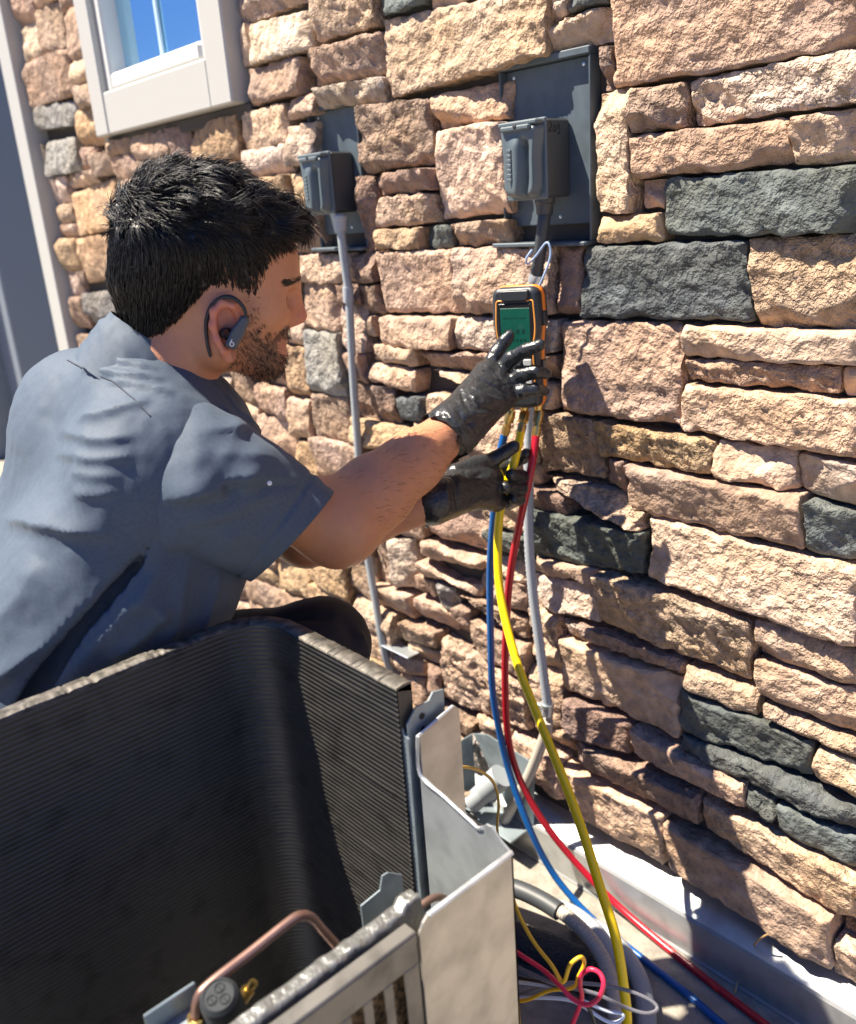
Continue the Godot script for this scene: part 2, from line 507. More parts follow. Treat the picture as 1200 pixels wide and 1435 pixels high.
var last_grain := "stone"

func stone_mesh(q: Array, hue: Color, step: float, sd: float, proud: float) -> MB:
	# q: four Vector2 (top-left, top-right, bottom-right, bottom-left)
	var mb := MB.new()
	var cen: Vector2 = (q[0] + q[1] + q[2] + q[3]) * 0.25
	var k := []
	for i in 4:
		var p: Vector2 = q[i]
		var d := cen - p
		k.append(p + Vector2(signf(d.x), signf(d.y)) * 0.0003 + d.normalized() * 0.0005)
	var wd: float = maxf(k[0].distance_to(k[1]), k[3].distance_to(k[2]))
	var ht: float = maxf(k[0].distance_to(k[3]), k[1].distance_to(k[2]))
	var nu := clampi(int(wd / step), 3, 90)
	var nv := clampi(int(ht / step), 3, 60)
	var tx := rng.randf_range(-0.011, 0.011)
	var ty := rng.randf_range(-0.009, 0.011)
	var rough := rng.randf_range(0.55, 1.25)
	var smooth_face := rng.randf() < 0.25
	last_grain = "stone"
	if smooth_face:
		rough *= 0.62
		last_grain = "stone_smooth"
	elif rough > 1.0:
		last_grain = "stone_coarse"
	var chip := rng.randf_range(0.002, 0.011)
	# split faces: planes that break the face away towards a rim
	var cuts := []
	for c in rng.randi_range(2, 6):
		var an := rng.randf() * TAU
		if rng.randf() < 0.5:
			an = -PI / 2 + rng.randfn(0.0, 0.35)
		var dir := Vector2(cos(an), sin(an))
		var ext := absf(dir.x) * wd * 0.5 + absf(dir.y) * ht * 0.5
		cuts.append([dir, ext - rng.randf_range(0.008, 0.042), rng.randf_range(0.25, 0.95), rng.randf() * 50.0])
	var col_n := nu + 1
	for j in nv + 1:
		for i in nu + 1:
			# samples crowd towards the rim so that the edge stays crisp
			var s := float(i) / nu
			var t := float(j) / nv
			s = lerpf(s, smoothstep(0.0, 1.0, s), 0.25)
			t = lerpf(t, smoothstep(0.0, 1.0, t), 0.25)
			var a: Vector2 = k[0].lerp(k[1], s)
			var b: Vector2 = k[3].lerp(k[2], s)
			var p := a.lerp(b, t)
			var es := minf(s, 1.0 - s) * wd
			var et := minf(t, 1.0 - t) * ht
			var e := minf(es, et)
			# corner rounding and a wandering outline
			var r := 0.004
			if es < r and et < r:
				var dd := Vector2(r - es, r - et).length()
				e = r - dd
				if e < 0.0:
					p += (cen - p).normalized() * (-e) * 0.9
					e = 0.0
			var wob := nz2.get_noise_3d(p.x * 30.0, p.y * 30.0, sd) * 0.0035 + nz2.get_noise_3d(p.x * 90.0, p.y * 90.0, sd + 9.0) * 0.0012
			var fall := clampf(1.0 - e / 0.02, 0.0, 1.0)
			p += Vector2(wob, nz2.get_noise_3d(p.x * 30.0, p.y * 30.0, sd + 50.0) * 0.003) * fall
			# rock face: tilted plane, broken hollows, grain
			var h := tx * (s - 0.5) * 2.0 + ty * (0.5 - t) * 2.0
			var big := nz.get_noise_3d(p.x * 7.0, p.y * 9.0, sd)
			h += big * 0.0085 * rough
			var rid := nzr.get_noise_3d(p.x * 11.0, p.y * 15.0, sd + 3.0)
			h += (rid - 0.3) * 0.005 * rough
			h += nz.get_noise_3d(p.x * 45.0, p.y * 55.0, sd + 7.0) * 0.0034 * rough
			if step < 0.006:
				h += nz2.get_noise_3d(p.x * 190.0, p.y * 210.0, sd) * 0.0016 * rough
			for c in cuts:
				var over: float = (p - cen).dot(c[0]) - float(c[1]) + 0.02 * nz.get_noise_3d(p.x * 13.0, p.y * 13.0, sd + float(c[3]))
				if over > 0.0:
					h = minf(h, 0.005 - over * float(c[2]) + h * 0.45)
			# broken arrises: the rim is split off by uneven amounts
			var cn := chip * (0.15 + 2.6 * nz.get_noise_3d(p.x * 16.0, p.y * 16.0, sd + 21.0))
			if e < cn:
				h -= (cn - e) * 0.85
			h -= 0.0022 * pow(clampf(1.0 - e / 0.004, 0.0, 1.0), 2.0)
			var z := maxf(proud + h, -0.008)
			# pigment: bands and blotches inside one stone
			var m := 1.0 + 0.16 * nz.get_noise_3d(p.x * 9.0, p.y * 14.0, sd + 70.0) + 0.1 * nz2.get_noise_3d(p.x * 60.0, p.y * 60.0, sd)
			var warm := nz2.get_noise_3d(p.x * 6.0, p.y * 8.0, sd + 90.0)
			var cc := Color(hue.r * m * (1.0 + 0.05 * warm), hue.g * m, hue.b * m * (1.0 - 0.1 * warm))
			mb.vertc(Vector3(p.x, p.y, z), cc)
	for j in nv:
		for i in nu:
			var a := j * col_n + i
			mb.quad(a, a + col_n, a + col_n + 1, a + 1)
	# the sides run back into the mortar
	var loop := []
	for i in nu:
		loop.append(i)
	for j in nv:
		loop.append(j * col_n + nu)
	for i in nu:
		loop.append(nv * col_n + nu - i)
	for j in nv:
		loop.append((nv - j) * col_n)
	var n := loop.size()
	var s0 := mb.v.size()
	for a in loop:
		var p: Vector3 = mb.v[a]
		var d := Vector2(p.x - cen.x, p.y - cen.y).normalized() * 0.0008
		mb.vertc(p, mb.c[a])
		mb.vertc(Vector3(p.x + d.x, p.y + d.y, -0.03), mb.c[a])
	for i in n:
		var a := s0 + i * 2
		var b := s0 + ((i + 1) % n) * 2
		mb.quad(a, b, b + 1, a + 1)
	return mb

func build_wall() -> void:
	var w := thing("stone_wall", "ledgestone veneer wall of tan, brown and grey rough stones", "wall")
	structure(w)
	var mb := MB.new()
	# backing of mortar in four pieces round the window opening
	bbox(mb, Vector3(-3.06, BASE_Y - 0.12, -0.16), Vector3(-2.44, 1.6, -0.022), 0.0)
	bbox(mb, Vector3(-2.44, BASE_Y - 0.12, -0.16), Vector3(-1.82, 0.27, -0.022), 0.0)
	bbox(mb, Vector3(-2.44, 1.4, -0.16), Vector3(-1.82, 1.6, -0.022), 0.0)
	bbox(mb, Vector3(-1.82, BASE_Y - 0.12, -0.16), Vector3(0.75, 1.6, -0.022), 0.0)
	obj("mortar_backing", mb, M.mortar, w)
	var cell := 0.02
	var x0 := -2.97
	var x1 := 0.75
	var y0 := BASE_Y
	var y1 := 1.58
	var nx := int((x1 - x0) / cell)
	var ny := int((y1 - y0) / cell)
	var used := PackedByteArray()
	used.resize(nx * ny)
	var quads := []
	for s in STONES:
		quads.append([Vector2(s[1], s[2]), Vector2(s[3], s[4]), Vector2(s[5], s[6]), Vector2(s[7], s[8]), s[0]])
	var keep := [Rect2(-2.49, 0.222, 0.73, 1.2), Rect2(-1.037, -0.075, 0.176, 0.272), Rect2(-1.557, -0.075, 0.156, 0.268)]
	for q in quads:
		var poly := PackedVector2Array([q[0], q[1], q[2], q[3]])
		var lo: Vector2 = q[0].min(q[1]).min(q[2]).min(q[3])
		var hi: Vector2 = q[0].max(q[1]).max(q[2]).max(q[3])
		for j in range(maxi(0, int((lo.y - y0) / cell) - 1), mini(ny, int((hi.y - y0) / cell) + 2)):
			for i in range(maxi(0, int((lo.x - x0) / cell) - 1), mini(nx, int((hi.x - x0) / cell) + 2)):
				var p := Vector2(x0 + (i + 0.5) * cell, y0 + (j + 0.5) * cell)
				if Geometry2D.is_point_in_polygon(p, poly) or Geometry2D.is_point_in_polygon(p + Vector2(0.006, 0.006), poly) or Geometry2D.is_point_in_polygon(p - Vector2(0.006, 0.006), poly):
					used[j * nx + i] = 1
	for j in ny:
		for i in nx:
			var p := Vector2(x0 + (i + 0.5) * cell, y0 + (j + 0.5) * cell)
			for r in keep:
				if r.has_point(p):
					used[j * nx + i] = 1
	# fill the rest course by course with stones of random length and height
	var fill := []
	for pas in 2:
		var least := 3 if pas == 0 else 2
		for j in ny:
			var i := 0
			while i < nx:
				if used[j * nx + i]:
					i += 1
					continue
				var run := 0
				while i + run < nx and not used[j * nx + i + run] and run < 24:
					run += 1
				if run < least:
					i += run
					continue
				var want_w := mini(run, rng.randi_range(5, 16))
				if run - want_w < 4:
					want_w = run if run <= 16 else run - 5
				var want_h := rng.randi_range(3, 7)
				var h := 0
				while h < want_h and j + h < ny:
					var free := true
					for a in want_w:
						if used[(j + h) * nx + i + a]:
							free = false
							break
					if not free:
						break
					h += 1
				# swallow a sliver that would be left above
				if j + h < ny and j + h + 1 < ny:
					var free := true
					var above := true
					for a in want_w:
						if used[(j + h) * nx + i + a]:
							free = false
						if not used[(j + h + 1) * nx + i + a]:
							above = false
					if free and above:
						h += 1
				if h < least:
					i += want_w
					continue
				for b in h:
					for a in want_w:
						used[(j + b) * nx + i + a] = 1
				var r := Rect2(x0 + i * cell, y0 + j * cell, want_w * cell, h * cell)
				fill.append(r)
				i += want_w
	var hues := "tttttttpppccboowtp"
	for r in fill:
		var jx := rng.randf_range(-0.004, 0.004)
		var q := [Vector2(r.position.x + jx, r.end.y), Vector2(r.end.x + jx, r.end.y), Vector2(r.end.x - jx, r.position.y), Vector2(r.position.x - jx, r.position.y), hues[rng.randi_range(0, hues.length() - 1)]]
		quads.append(q)
	var rest := MB.new()
	var count := 0
	# the stones that show come first
	quads.sort_custom(func(a, b): return far_rank(a) < far_rank(b))
	for q in quads:
		var cx: float = (q[0].x + q[2].x) * 0.5
		var hue: Color = HUES[q[4]]
		var v := rng.randf_range(0.86, 1.14)
		hue = Color(hue.r * v, hue.g * v * rng.randf_range(0.97, 1.03), hue.b * v * rng.randf_range(0.96, 1.04))
		var rank: float = far_rank(q)
		var step := 0.0045 if cx > -1.15 else (0.0065 if cx > -1.7 else 0.011)
		if rank > 100.0:
			step = 0.02
		var proud := rng.randf_range(0.006, 0.022)
		var s := stone_mesh(q, hue, step, count * 3.7, proud)
		count += 1
		if count <= 295:
			obj("stone", s, M[last_grain], w)
		else:
			var off := rest.v.size()
			rest.v.append_array(s.v)
			rest.c.append_array(s.c)
			rest.uv.append_array(s.uv)
			for a in s.ix:
				rest.ix.append(a + off)
	print("stones ", quads.size())
	if rest.v.size():
		var o := obj("stones_beyond", rest, M.stone, w)
		o.set_meta("kind", "stuff")
	# metal flashing along the foot: sloping ledge, front face, drip lip
	mb = MB.new()
	var prof := [Vector2(-0.025, -1.16), Vector2(0.031, -1.186), Vector2(0.035, -1.191), Vector2(0.036, -1.262), Vector2(0.039, -1.2655), Vector2(0.039, -1.267), Vector2(-0.025, -1.267)]
	for i in prof.size() - 1:
		var a: Vector2 = prof[i]
		var b: Vector2 = prof[i + 1]
		mb.face([Vector3(-3.0, a.y, a.x), Vector3(-3.0, b.y, b.x), Vector3(0.75, b.y, b.x), Vector3(0.75, a.y, a.x)])
	obj("base_flashing", mb, M.painted_flashing, w)
	# white corner board at the far end
	mb = MB.new()
	bbox(mb, Vector3(-3.07, GROUND, -0.05), Vector3(-2.975, 1.6, 0.045), 0.003)
	obj("corner_trim", mb, M.white_trim, w)
	# window
	var fr := MB.new()
	bbox(fr, Vector3(-2.48, 0.235, -0.08), Vector3(-2.4, 1.4, 0.04), 0.004)
	bbox(fr, Vector3(-1.862, 0.235, -0.08), Vector3(-1.772, 1.4, 0.04), 0.004)
	bbox(fr, Vector3(-2.4, 0.235, -0.08), Vector3(-1.862, 0.335, 0.038), 0.004)
	bbox(fr, Vector3(-2.4, 1.31, -0.08), Vector3(-1.862, 1.4, 0.038), 0.004)
	var win := obj("window", fr, M.white_trim, w)
	var sash := MB.new()
	bbox(sash, Vector3(-2.4, 0.335, -0.06), Vector3(-2.365, 1.31, 0.024), 0.006)
	bbox(sash, Vector3(-1.897, 0.335, -0.06), Vector3(-1.862, 1.31, 0.024), 0.006)
	bbox(sash, Vector3(-2.365, 0.335, -0.06), Vector3(-1.897, 0.375, 0.028), 0.008)
	bbox(sash, Vector3(-2.365, 1.27, -0.06), Vector3(-1.897, 1.31, 0.024), 0.006)
	obj("frame", sash, M.window_frame, win)
	var g := MB.new()
	bbox(g, Vector3(-2.365, 0.375, -0.03), Vector3(-1.897, 1.27, -0.02), 0.0)
	obj("pane", g, M.window_glass, win)
	g = MB.new()
	bbox(g, Vector3(-2.155, 0.375, -0.019), Vector3(-2.14, 1.27, -0.012), 0.002)
	obj("muntin", g, M.window_glass_bar, win)
	g = MB.new()
	bbox(g, Vector3(-2.5, 0.205, -0.02), Vector3(-1.75, 0.2335, 0.01), 0.002)
	obj("sill", g, M.mortar, win)

func far_rank(q: Array) -> float:
	# how late a stone comes: stones outside the picture come last
	var cx: float = (q[0].x + q[2].x) * 0.5
	var cy: float = (q[0].y + q[2].y) * 0.5
	var hidden := 0.0
	var top := lerpf(0.2, 0.72, clampf((-cx - 0.5) / 2.5, 0.0, 1.0)) + 0.08
	if cy > top or cx > -0.3:
		hidden = 1000.0
	return hidden + absf(cx + 0.9) * 3.0 + absf(cy + 0.4)

# ------------------------------------------------------------------ ground and surroundings
func build_ground() -> void:
	var mb := MB.new()
	mb.face([Vector3(-60, GROUND, 60), Vector3(60, GROUND, 60), Vector3(60, GROUND, -60), Vector3(-60, GROUND, -60)])
	var o := obj("ground", mb, M.concrete)
	structure(o, "pale concrete slab along the foot of the stone wall", "ground")
	mb = MB.new()
	bbox(mb, Vector3(-2.3, GROUND - 0.05, 0.3), Vector3(-0.93, -0.955, 1.75), 0.012)
	o = obj("equipment_pad", mb, M.concrete)
	structure(o, "raised concrete equipment pad behind the open condenser", "pad")

func build_surroundings() -> void:
	var w := thing("grey_building", "dark grey building wall in shade beyond the white corner board", "building")
	structure(w)
	var mb := MB.new()
	bbox(mb, Vector3(-6.4, GROUND, -7.0), Vector3(-5.6, 4.2, -0.3), 0.01)
	obj("wall", mb, M.dark_siding, w)
	mb = MB.new()
	bbox(mb, Vector3(-5.6, GROUND, -0.95), Vector3(-5.3, 4.2, -0.5), 0.01)
	obj("pilaster", mb, M.dark_siding, w)
	# the building's own corner turns back behind the white board
	mb = MB.new()
	bbox(mb, Vector3(-3.1, GROUND, -3.0), Vector3(-3.0, 1.6, -0.17), 0.004)
	obj("return_wall", mb, M.dark_siding, w)

# ------------------------------------------------------------------ outlet boxes and conduits on the wall
func plate(x: float, w: float, label: String) -> void:
	var t := thing("mounting_plate", label, "metal plate", Vector3(x, 0.06, 0), "mounting plates behind the outlet boxes")
	var mb := MB.new()
	bbox(mb, Vector3(-w / 2, -0.1, -0.02), Vector3(w / 2, 0.13, -0.009), 0.0015)
	obj("panel", mb, M.plate_grey, t)
	mb = MB.new()
	bbox(mb, Vector3(-w / 2 - 0.004, 0.1305, -0.02), Vector3(w / 2 + 0.004, 0.141, 0.006), 0.0015)
	bbox(mb, Vector3(-w / 2 - 0.004, -0.124, -0.02), Vector3(-w / 2 - 0.0005, 0.13, 0.004), 0.001)
	bbox(mb, Vector3(w / 2 + 0.0005, -0.124, -0.02), Vector3(w / 2 + 0.004, 0.13, 0.004), 0.001)
	obj("flange", mb, M.plate_grey, t)
	mb = MB.new()
	bbox(mb, Vector3(-w / 2 - 0.018, -0.131, -0.02), Vector3(w / 2 + 0.004, -0.1245, 0.02), 0.0015)
	obj("drip_lip", mb, M.plate_grey, t)
	for s in [[-0.4, 0.12], [0.4, 0.12], [0.12, -0.088]]:
		mb = MB.new()
		lathe(mb, Vector3(s[0] * w, s[1], -0.009), Vector3(0, 0, 1), [[0.0, 0.003], [0.0012, 0.0026], [0.0018, 0.0]], 10)
		obj("screw", mb, M.zinc, t)

func outlet_box(x: float, label: String, marked: bool) -> void:
	# x: middle of the box; 77 mm wide, 112 mm high, 85 mm deep
	var t := thing("outlet_box", label, "outlet box", Vector3(x, 0.056, -0.008), "weatherproof outlet boxes on the wall")
	var hw := 0.0385
	var mb := MB.new()
	bbox(mb, Vector3(-hw, -0.055, 0.0), Vector3(hw, 0.055, 0.052), 0.003)
	obj("body", mb, M.box_grey, t)
	mb = MB.new()
	bbox(mb, Vector3(-hw - 0.0015, -0.0565, 0.0525), Vector3(hw + 0.0015, 0.0565, 0.058), 0.0015)
	obj("gasket_frame", mb, M.cover_grey, t)
	# the cover: a shallow lid whose sides draw in towards the bottom, a hollow down its middle and a long raised handle
	mb = MB.new()
	var rows := 22
	var cols := 16
	for j in rows + 1:
		var v := float(j) / rows
		for i in cols + 1:
			var u := float(i) / cols * 2.0 - 1.0
			var half := lerpf(0.0375, 0.0335, smoothstep(0.1, 0.5, v)) - 0.004 * smoothstep(0.82, 1.0, v)
			var y := lerpf(0.05, -0.055, v) + 0.004 * u * u * smoothstep(0.7, 1.0, v)
			var edge := clampf(minf((1.0 - absf(u)) / 0.13, minf(v / 0.04, (1.0 - v) / 0.06)), 0.0, 1.0)
			var z := 0.0585 + 0.016 * sqrt(edge)
			var hollow := smoothstep(0.18, 0.3, v) * (1.0 - smoothstep(0.94, 1.0, v))
			var shape := exp(-pow((u - 0.36 + 0.5 * (v - 0.5) * (v - 0.5)) / 0.15, 2.0))
			z -= 0.017 * hollow * shape * edge
			z += 0.0055 * exp(-pow((u + 0.12) / 0.28, 2.0)) * smoothstep(0.12, 0.3, v) * (1.0 - smoothstep(0.8, 0.97, v) * 0.3) * edge
			mb.vert(Vector3(u * half, y, z))
	for j in rows:
		for i in cols:
			var a := j * (cols + 1) + i
			mb.quad(a, a + cols + 1, a + cols + 2, a + 1)
	var s0 := mb.v.size()
	var ring := []
	for i in cols + 1:
		ring.append(i)
	for j in range(1, rows + 1):
		ring.append(j * (cols + 1) + cols)
	for i in range(1, cols + 1):
		ring.append(rows * (cols + 1) + cols - i)
	for j in range(1, rows):
		ring.append((rows - j) * (cols + 1))
	for a in ring:
		mb.vert(mb.v[a])
		mb.vert(Vector3(mb.v[a].x, mb.v[a].y, 0.0575))
	for i in ring.size():
		var a := s0 + i * 2
		var b := s0 + ((i + 1) % ring.size()) * 2
		mb.quad(a, b, b + 1, a + 1)
	var cover := obj("cover", mb, M.cover_grey, t)
	mb = MB.new()
	for k in 7:
		bbox(mb, Vector3(-0.018, 0.012 - k * 0.0068, 0.0765), Vector3(-0.009, 0.0165 - k * 0.0068, 0.0808), 0.0006)
	obj("raised_lettering", mb, M.cover_grey, cover)
	mb = MB.new()
	bbox(mb, Vector3(-0.03, 0.041, 0.07), Vector3(0.027, 0.0485, 0.0805), 0.002)
	bbox(mb, Vector3(-0.0385, 0.0475, 0.0585), Vector3(0.0385, 0.0545, 0.076), 0.002)
	obj("hinge", mb, M.cover_grey, cover)
	mb = MB.new()
	lathe(mb, Vector3(0.0, 0.047, 0.08), Vector3(0, 0.2, 1), [[0.0, 0.0034], [0.0015, 0.003], [0.002, 0.0]], 10)
	obj("hinge_screw", mb, M.ink, cover)
	if marked:
		# handwritten 203 in black marker on the side that faces the viewer
		mb = MB.new()
		var o := Vector3(hw + 0.0004, 0.046, 0.049)
		var strokes := [[[0.0, 0.002], [0.002, 0.004], [0.005, 0.003], [0.005, 0.0], [0.003, -0.003], [0.0, -0.0065], [0.003, -0.006], [0.0065, -0.0062]], [[0.0105, 0.001], [0.0085, -0.001], [0.0085, -0.005], [0.0105, -0.0065], [0.0125, -0.004], [0.0125, -0.0005], [0.0105, 0.001]], [[0.0145, 0.001], [0.0175, 0.002], [0.018, -0.0005], [0.0155, -0.002], [0.0185, -0.003], [0.019, -0.0065], [0.0175, -0.009], [0.015, -0.0085]]]
		for st in strokes:
			var pts := []
			for q in st:
				pts.append(o + Vector3(0, q[1] * 1.15 - 0.002, -q[0] * 1.35))
			tube(mb, spline(pts, 5), 0.0007, 6)
		obj("handwritten_number", mb, M.ink, t)

func build_boxes() -> void:
	plate(-0.949, 0.17, "slate grey metal plate behind the outlet box numbered 203")
	plate(-1.479, 0.148, "slate grey metal plate behind the blurred outlet box near the head")
	outlet_box(-0.9465, "grey weatherproof outlet box with 203 handwritten on its side", true)
	outlet_box(-1.4765, "grey weatherproof outlet box without writing, just past the head", false)

func build_conduits() -> void:
	# rigid conduit below the far box
	var t := thing("rigid_conduit", "thin straight grey metal conduit running down from the far outlet box", "conduit")
	var mb := MB.new()
	tube(mb, spline([Vector3(-1.4382, -0.0015, 0.0350), Vector3(-1.4406, -0.0304, 0.0350), Vector3(-1.4410, -0.0814, 0.0340), Vector3(-1.4414, -0.1531, 0.0300), Vector3(-1.4473, -0.2355, 0.0300), Vector3(-1.4559, -0.3842, 0.0300), Vector3(-1.4657, -0.6663, 0.0300), Vector3(-1.4501, -0.8263, 0.0300), Vector3(-1.4371, -0.9390, 0.0300), Vector3(-1.4335, -0.9973, 0.0200), Vector3(-1.4365, -1.0391, 0.0000)], 6), 0.0085, 12)
	obj("pipe", mb, M.pvc_grey, t)
	mb = MB.new()
	lathe(mb, Vector3(-1.4386, -0.0041, 0.0350), Vector3(-1.4415, -0.0357, 0.0350) - Vector3(-1.4386, -0.0041, 0.0350), [[0.0, 0.0], [0.0, 0.014], [0.006, 0.014], [0.008, 0.0125], [0.028, 0.0115], [0.03, 0.008]], 14)
	obj("coupling", mb, M.flex_grey, t)
	mb = MB.new()
	lathe(mb, Vector3(-1.4416, -0.1392, 0.0300), Vector3(-1.4443, -0.1714, 0.0300) - Vector3(-1.4416, -0.1392, 0.0300), [[0.0, 0.008], [0.0, 0.0112], [0.03, 0.0112], [0.03, 0.008]], 14)
	obj("coupling", mb, M.flex_grey, t)
	mb = MB.new()
	bbox(mb, Vector3(-1.4373, -0.9358, 0.0380), Vector3(-1.3417, -0.9029, 0.0380) + Vector3(0, -0.03, -0.036), 0.003)
	obj("strap", mb, M.zinc, t)
	# flexible conduit below the near box
	t = thing("flexible_conduit", "grey ribbed flexible conduit hanging down the wall from box 203", "conduit")
	mb = MB.new()
	lathe(mb, Vector3(-0.927, 0.002, 0.03), Vector3(-0.05, -1, 0), [[0.0, 0.0], [0.0, 0.0155], [0.007, 0.0155], [0.009, 0.0135], [0.024, 0.0125], [0.026, 0.0105]], 14)
	obj("fitting", mb, M.box_grey, t)
	mb = MB.new()
	var dark := spline([Vector3(-0.9275, -0.018, 0.03), Vector3(-0.9271, -0.0344, 0.0340), Vector3(-0.9323, -0.0688, 0.0360), Vector3(-0.9425, -0.1118, 0.0360)], 16)
	tube(mb, dark, func(_u, i): return 0.0098 + (0.0009 if i % 2 == 0 else -0.0006), 12)
	obj("dark_sleeve", mb, M.flex_dark, t)
	mb = MB.new()
	lathe(mb, Vector3(-0.9425, -0.1118, 0.0360), Vector3(-0.9528, -0.1505, 0.0360) - Vector3(-0.9425, -0.1118, 0.0360), [[0.0, 0.009], [0.0, 0.0125], [0.012, 0.0125], [0.012, 0.0105], [0.02, 0.0105], [0.02, 0.0125], [0.028, 0.0125], [0.028, 0.009]], 6)
	obj("connector", mb, M.zinc, t)
	mb = MB.new()
	var fl := spline([Vector3(-0.9494, -0.1393, 0.0360), Vector3(-0.9639, -0.2424, 0.0360), Vector3(-0.9634, -0.3616, 0.0400), Vector3(-0.9720, -0.5429, 0.0400), Vector3(-0.9665, -0.6648, 0.0400), Vector3(-0.9546, -0.7612, 0.0400), Vector3(-0.9416, -0.8953, 0.0360)], 26)
	tube(mb, fl, func(_u, i): return 0.0088 + (0.0008 if i % 2 == 0 else -0.0005), 12)
	obj("ribbed_sleeve", mb, M.flex_grey, t)
	mb = MB.new()
	lathe(mb, Vector3(-0.9430, -0.8852, 0.0360), Vector3(-0.9443, -0.9329, 0.0340) - Vector3(-0.9430, -0.8852, 0.0360), [[0.0, 0.009], [0.0, 0.013], [0.008, 0.013], [0.008, 0.011], [0.026, 0.011], [0.026, 0.008]], 8)
	bbox(mb, Vector3(-0.9839, -0.9092, 0.0200), Vector3(-0.9618, -0.9355, 0.0050), 0.002)
	obj("clamp", mb, M.zinc, t)
	mb = MB.new()
	tube(mb, spline([Vector3(-0.9424, -0.9233, 0.0360), Vector3(-0.9542, -0.9676, 0.0360), Vector3(-0.9903, -1.0635, 0.0400), Vector3(-1.0309, -1.1549, 0.0500), Vector3(-1.0663, -1.2384, 0.0550), Vector3(-1.0854, -1.2956, 0.0600)], 8), 0.0105, 12)
	obj("lower_pipe", mb, M.conduit_beige, t)
	# bracket and pipe stub low on the wall
	t = thing("wall_bracket", "blue grey galvanized sheet bracket low on the wall behind the hoses", "bracket")
	mb = MB.new()
	var poly := PackedVector2Array([Vector2(-1.15, -1.045), Vector2(-1.11, -1.03), Vector2(-0.985, -1.04), Vector2(-0.99, -1.19), Vector2(-1.05, -1.2), Vector2(-1.1, -1.12)])
	sheet(mb, Vector3(0, 0, 0.03), Vector3.RIGHT, Vector3.UP, poly, 0.003)
	obj("back_plate", mb, M.galvanized_blue, t)
	mb = MB.new()
	bbox(mb, Vector3(-1.155, -1.2, 0.034), Vector3(-1.151, -1.045, 0.085), 0.001)
	bbox(mb, Vector3(-1.2, -1.206, 0.034), Vector3(-1.0, -1.201, 0.09), 0.001)
	obj("flange", mb, M.galvanized_blue, t)
	t = thing("pipe_stub", "short grey plastic pipe stub with brown fitting at the wall foot", "pipe")
	mb = MB.new()
	var a := Vector3(-1.1057, -1.1625, 0.0900)
	var b := Vector3(-1.0384, -1.0697, 0.0500)
	lathe(mb, a, b - a, [[0.0, 0.016], [0.0, 0.021], [0.045, 0.021], [0.045, 0.025], [0.1, 0.025], [0.1, 0.0]], 20)
	lathe(mb, a, b - a, [[0.02, 0.0], [0.02, 0.016], [0.0, 0.016]], 20)
	obj("pipe", mb, M.pvc_grey, t)
	mb = MB.new()
	lathe(mb, Vector3(-1.1419, -1.1633, 0.1000), Vector3(-1.0913, -1.1323, 0.0900) - Vector3(-1.1419, -1.1633, 0.1000), [[0.0, 0.0], [0.0, 0.009], [0.012, 0.009], [0.012, 0.014], [0.022, 0.014], [0.022, 0.008], [0.05, 0.008]], 10)
	obj("fitting", mb, M.brown_fitting, t)
	mb = MB.new()
	for k in 3:
		var c := Vector3(-1.1012, -1.1750, 0.1100) + Vector3(0.006 * k, -0.008 * k, 0.006 * k)
		var ring := []
		for i in 13:
			ring.append(c + Vector3(0.022 * cos(TAU * i / 12), 0.012 * sin(TAU * i / 12), 0.016 * sin(TAU * i / 12)))
		tube(mb, spline(ring, 3), 0.003, 8)
	tag(obj("black_cable_coil", mb, M.wire_black), "small coil of black cable beside the grey pipe stub", "cable")
	# blue ties round the dark sleeve
	mb = MB.new()
	tube(mb, spline([Vector3(-0.9377, -0.0729, 0.0500), Vector3(-0.9455, -0.0852, 0.0550), Vector3(-0.9473, -0.0942, 0.0500), Vector3(-0.9276, -0.0813, 0.0520), Vector3(-0.9070, -0.0628, 0.0520), Vector3(-0.9007, -0.0755, 0.0500), Vector3(-0.9052, -0.0962, 0.0520), Vector3(-0.9207, -0.1258, 0.0550), Vector3(-0.9253, -0.1318, 0.0600)], 6), 0.0017, 8)
	tag(obj("hanging_cord", mb, M.tie_blue), "pale blue cord loop hanging the meter from the flexible conduit", "cord")

# ------------------------------------------------------------------ the open condenser
func coil_path(off: float) -> PackedVector2Array:
	# plan (x, z) of the coil: from the viewer's left, round the corner, to the panel; off: outwards
	var p := PackedVector2Array()
	var x := -0.836 - off
	var z := 0.662 - off
	var r := 0.05 + off
	var n := 40
	for i in n + 1:
		p.append(Vector2(x, lerpf(1.2, z + r, float(i) / n)))
	for i in range(1, 11):
		var a := PI / 2 * i / 10.0
		p.append(Vector2(x + r - r * cos(a), z + r - r * sin(a)))
	for i in range(1, n + 1):
		p.append(Vector2(lerpf(x + r, -0.588, float(i) / n), z))
	return p

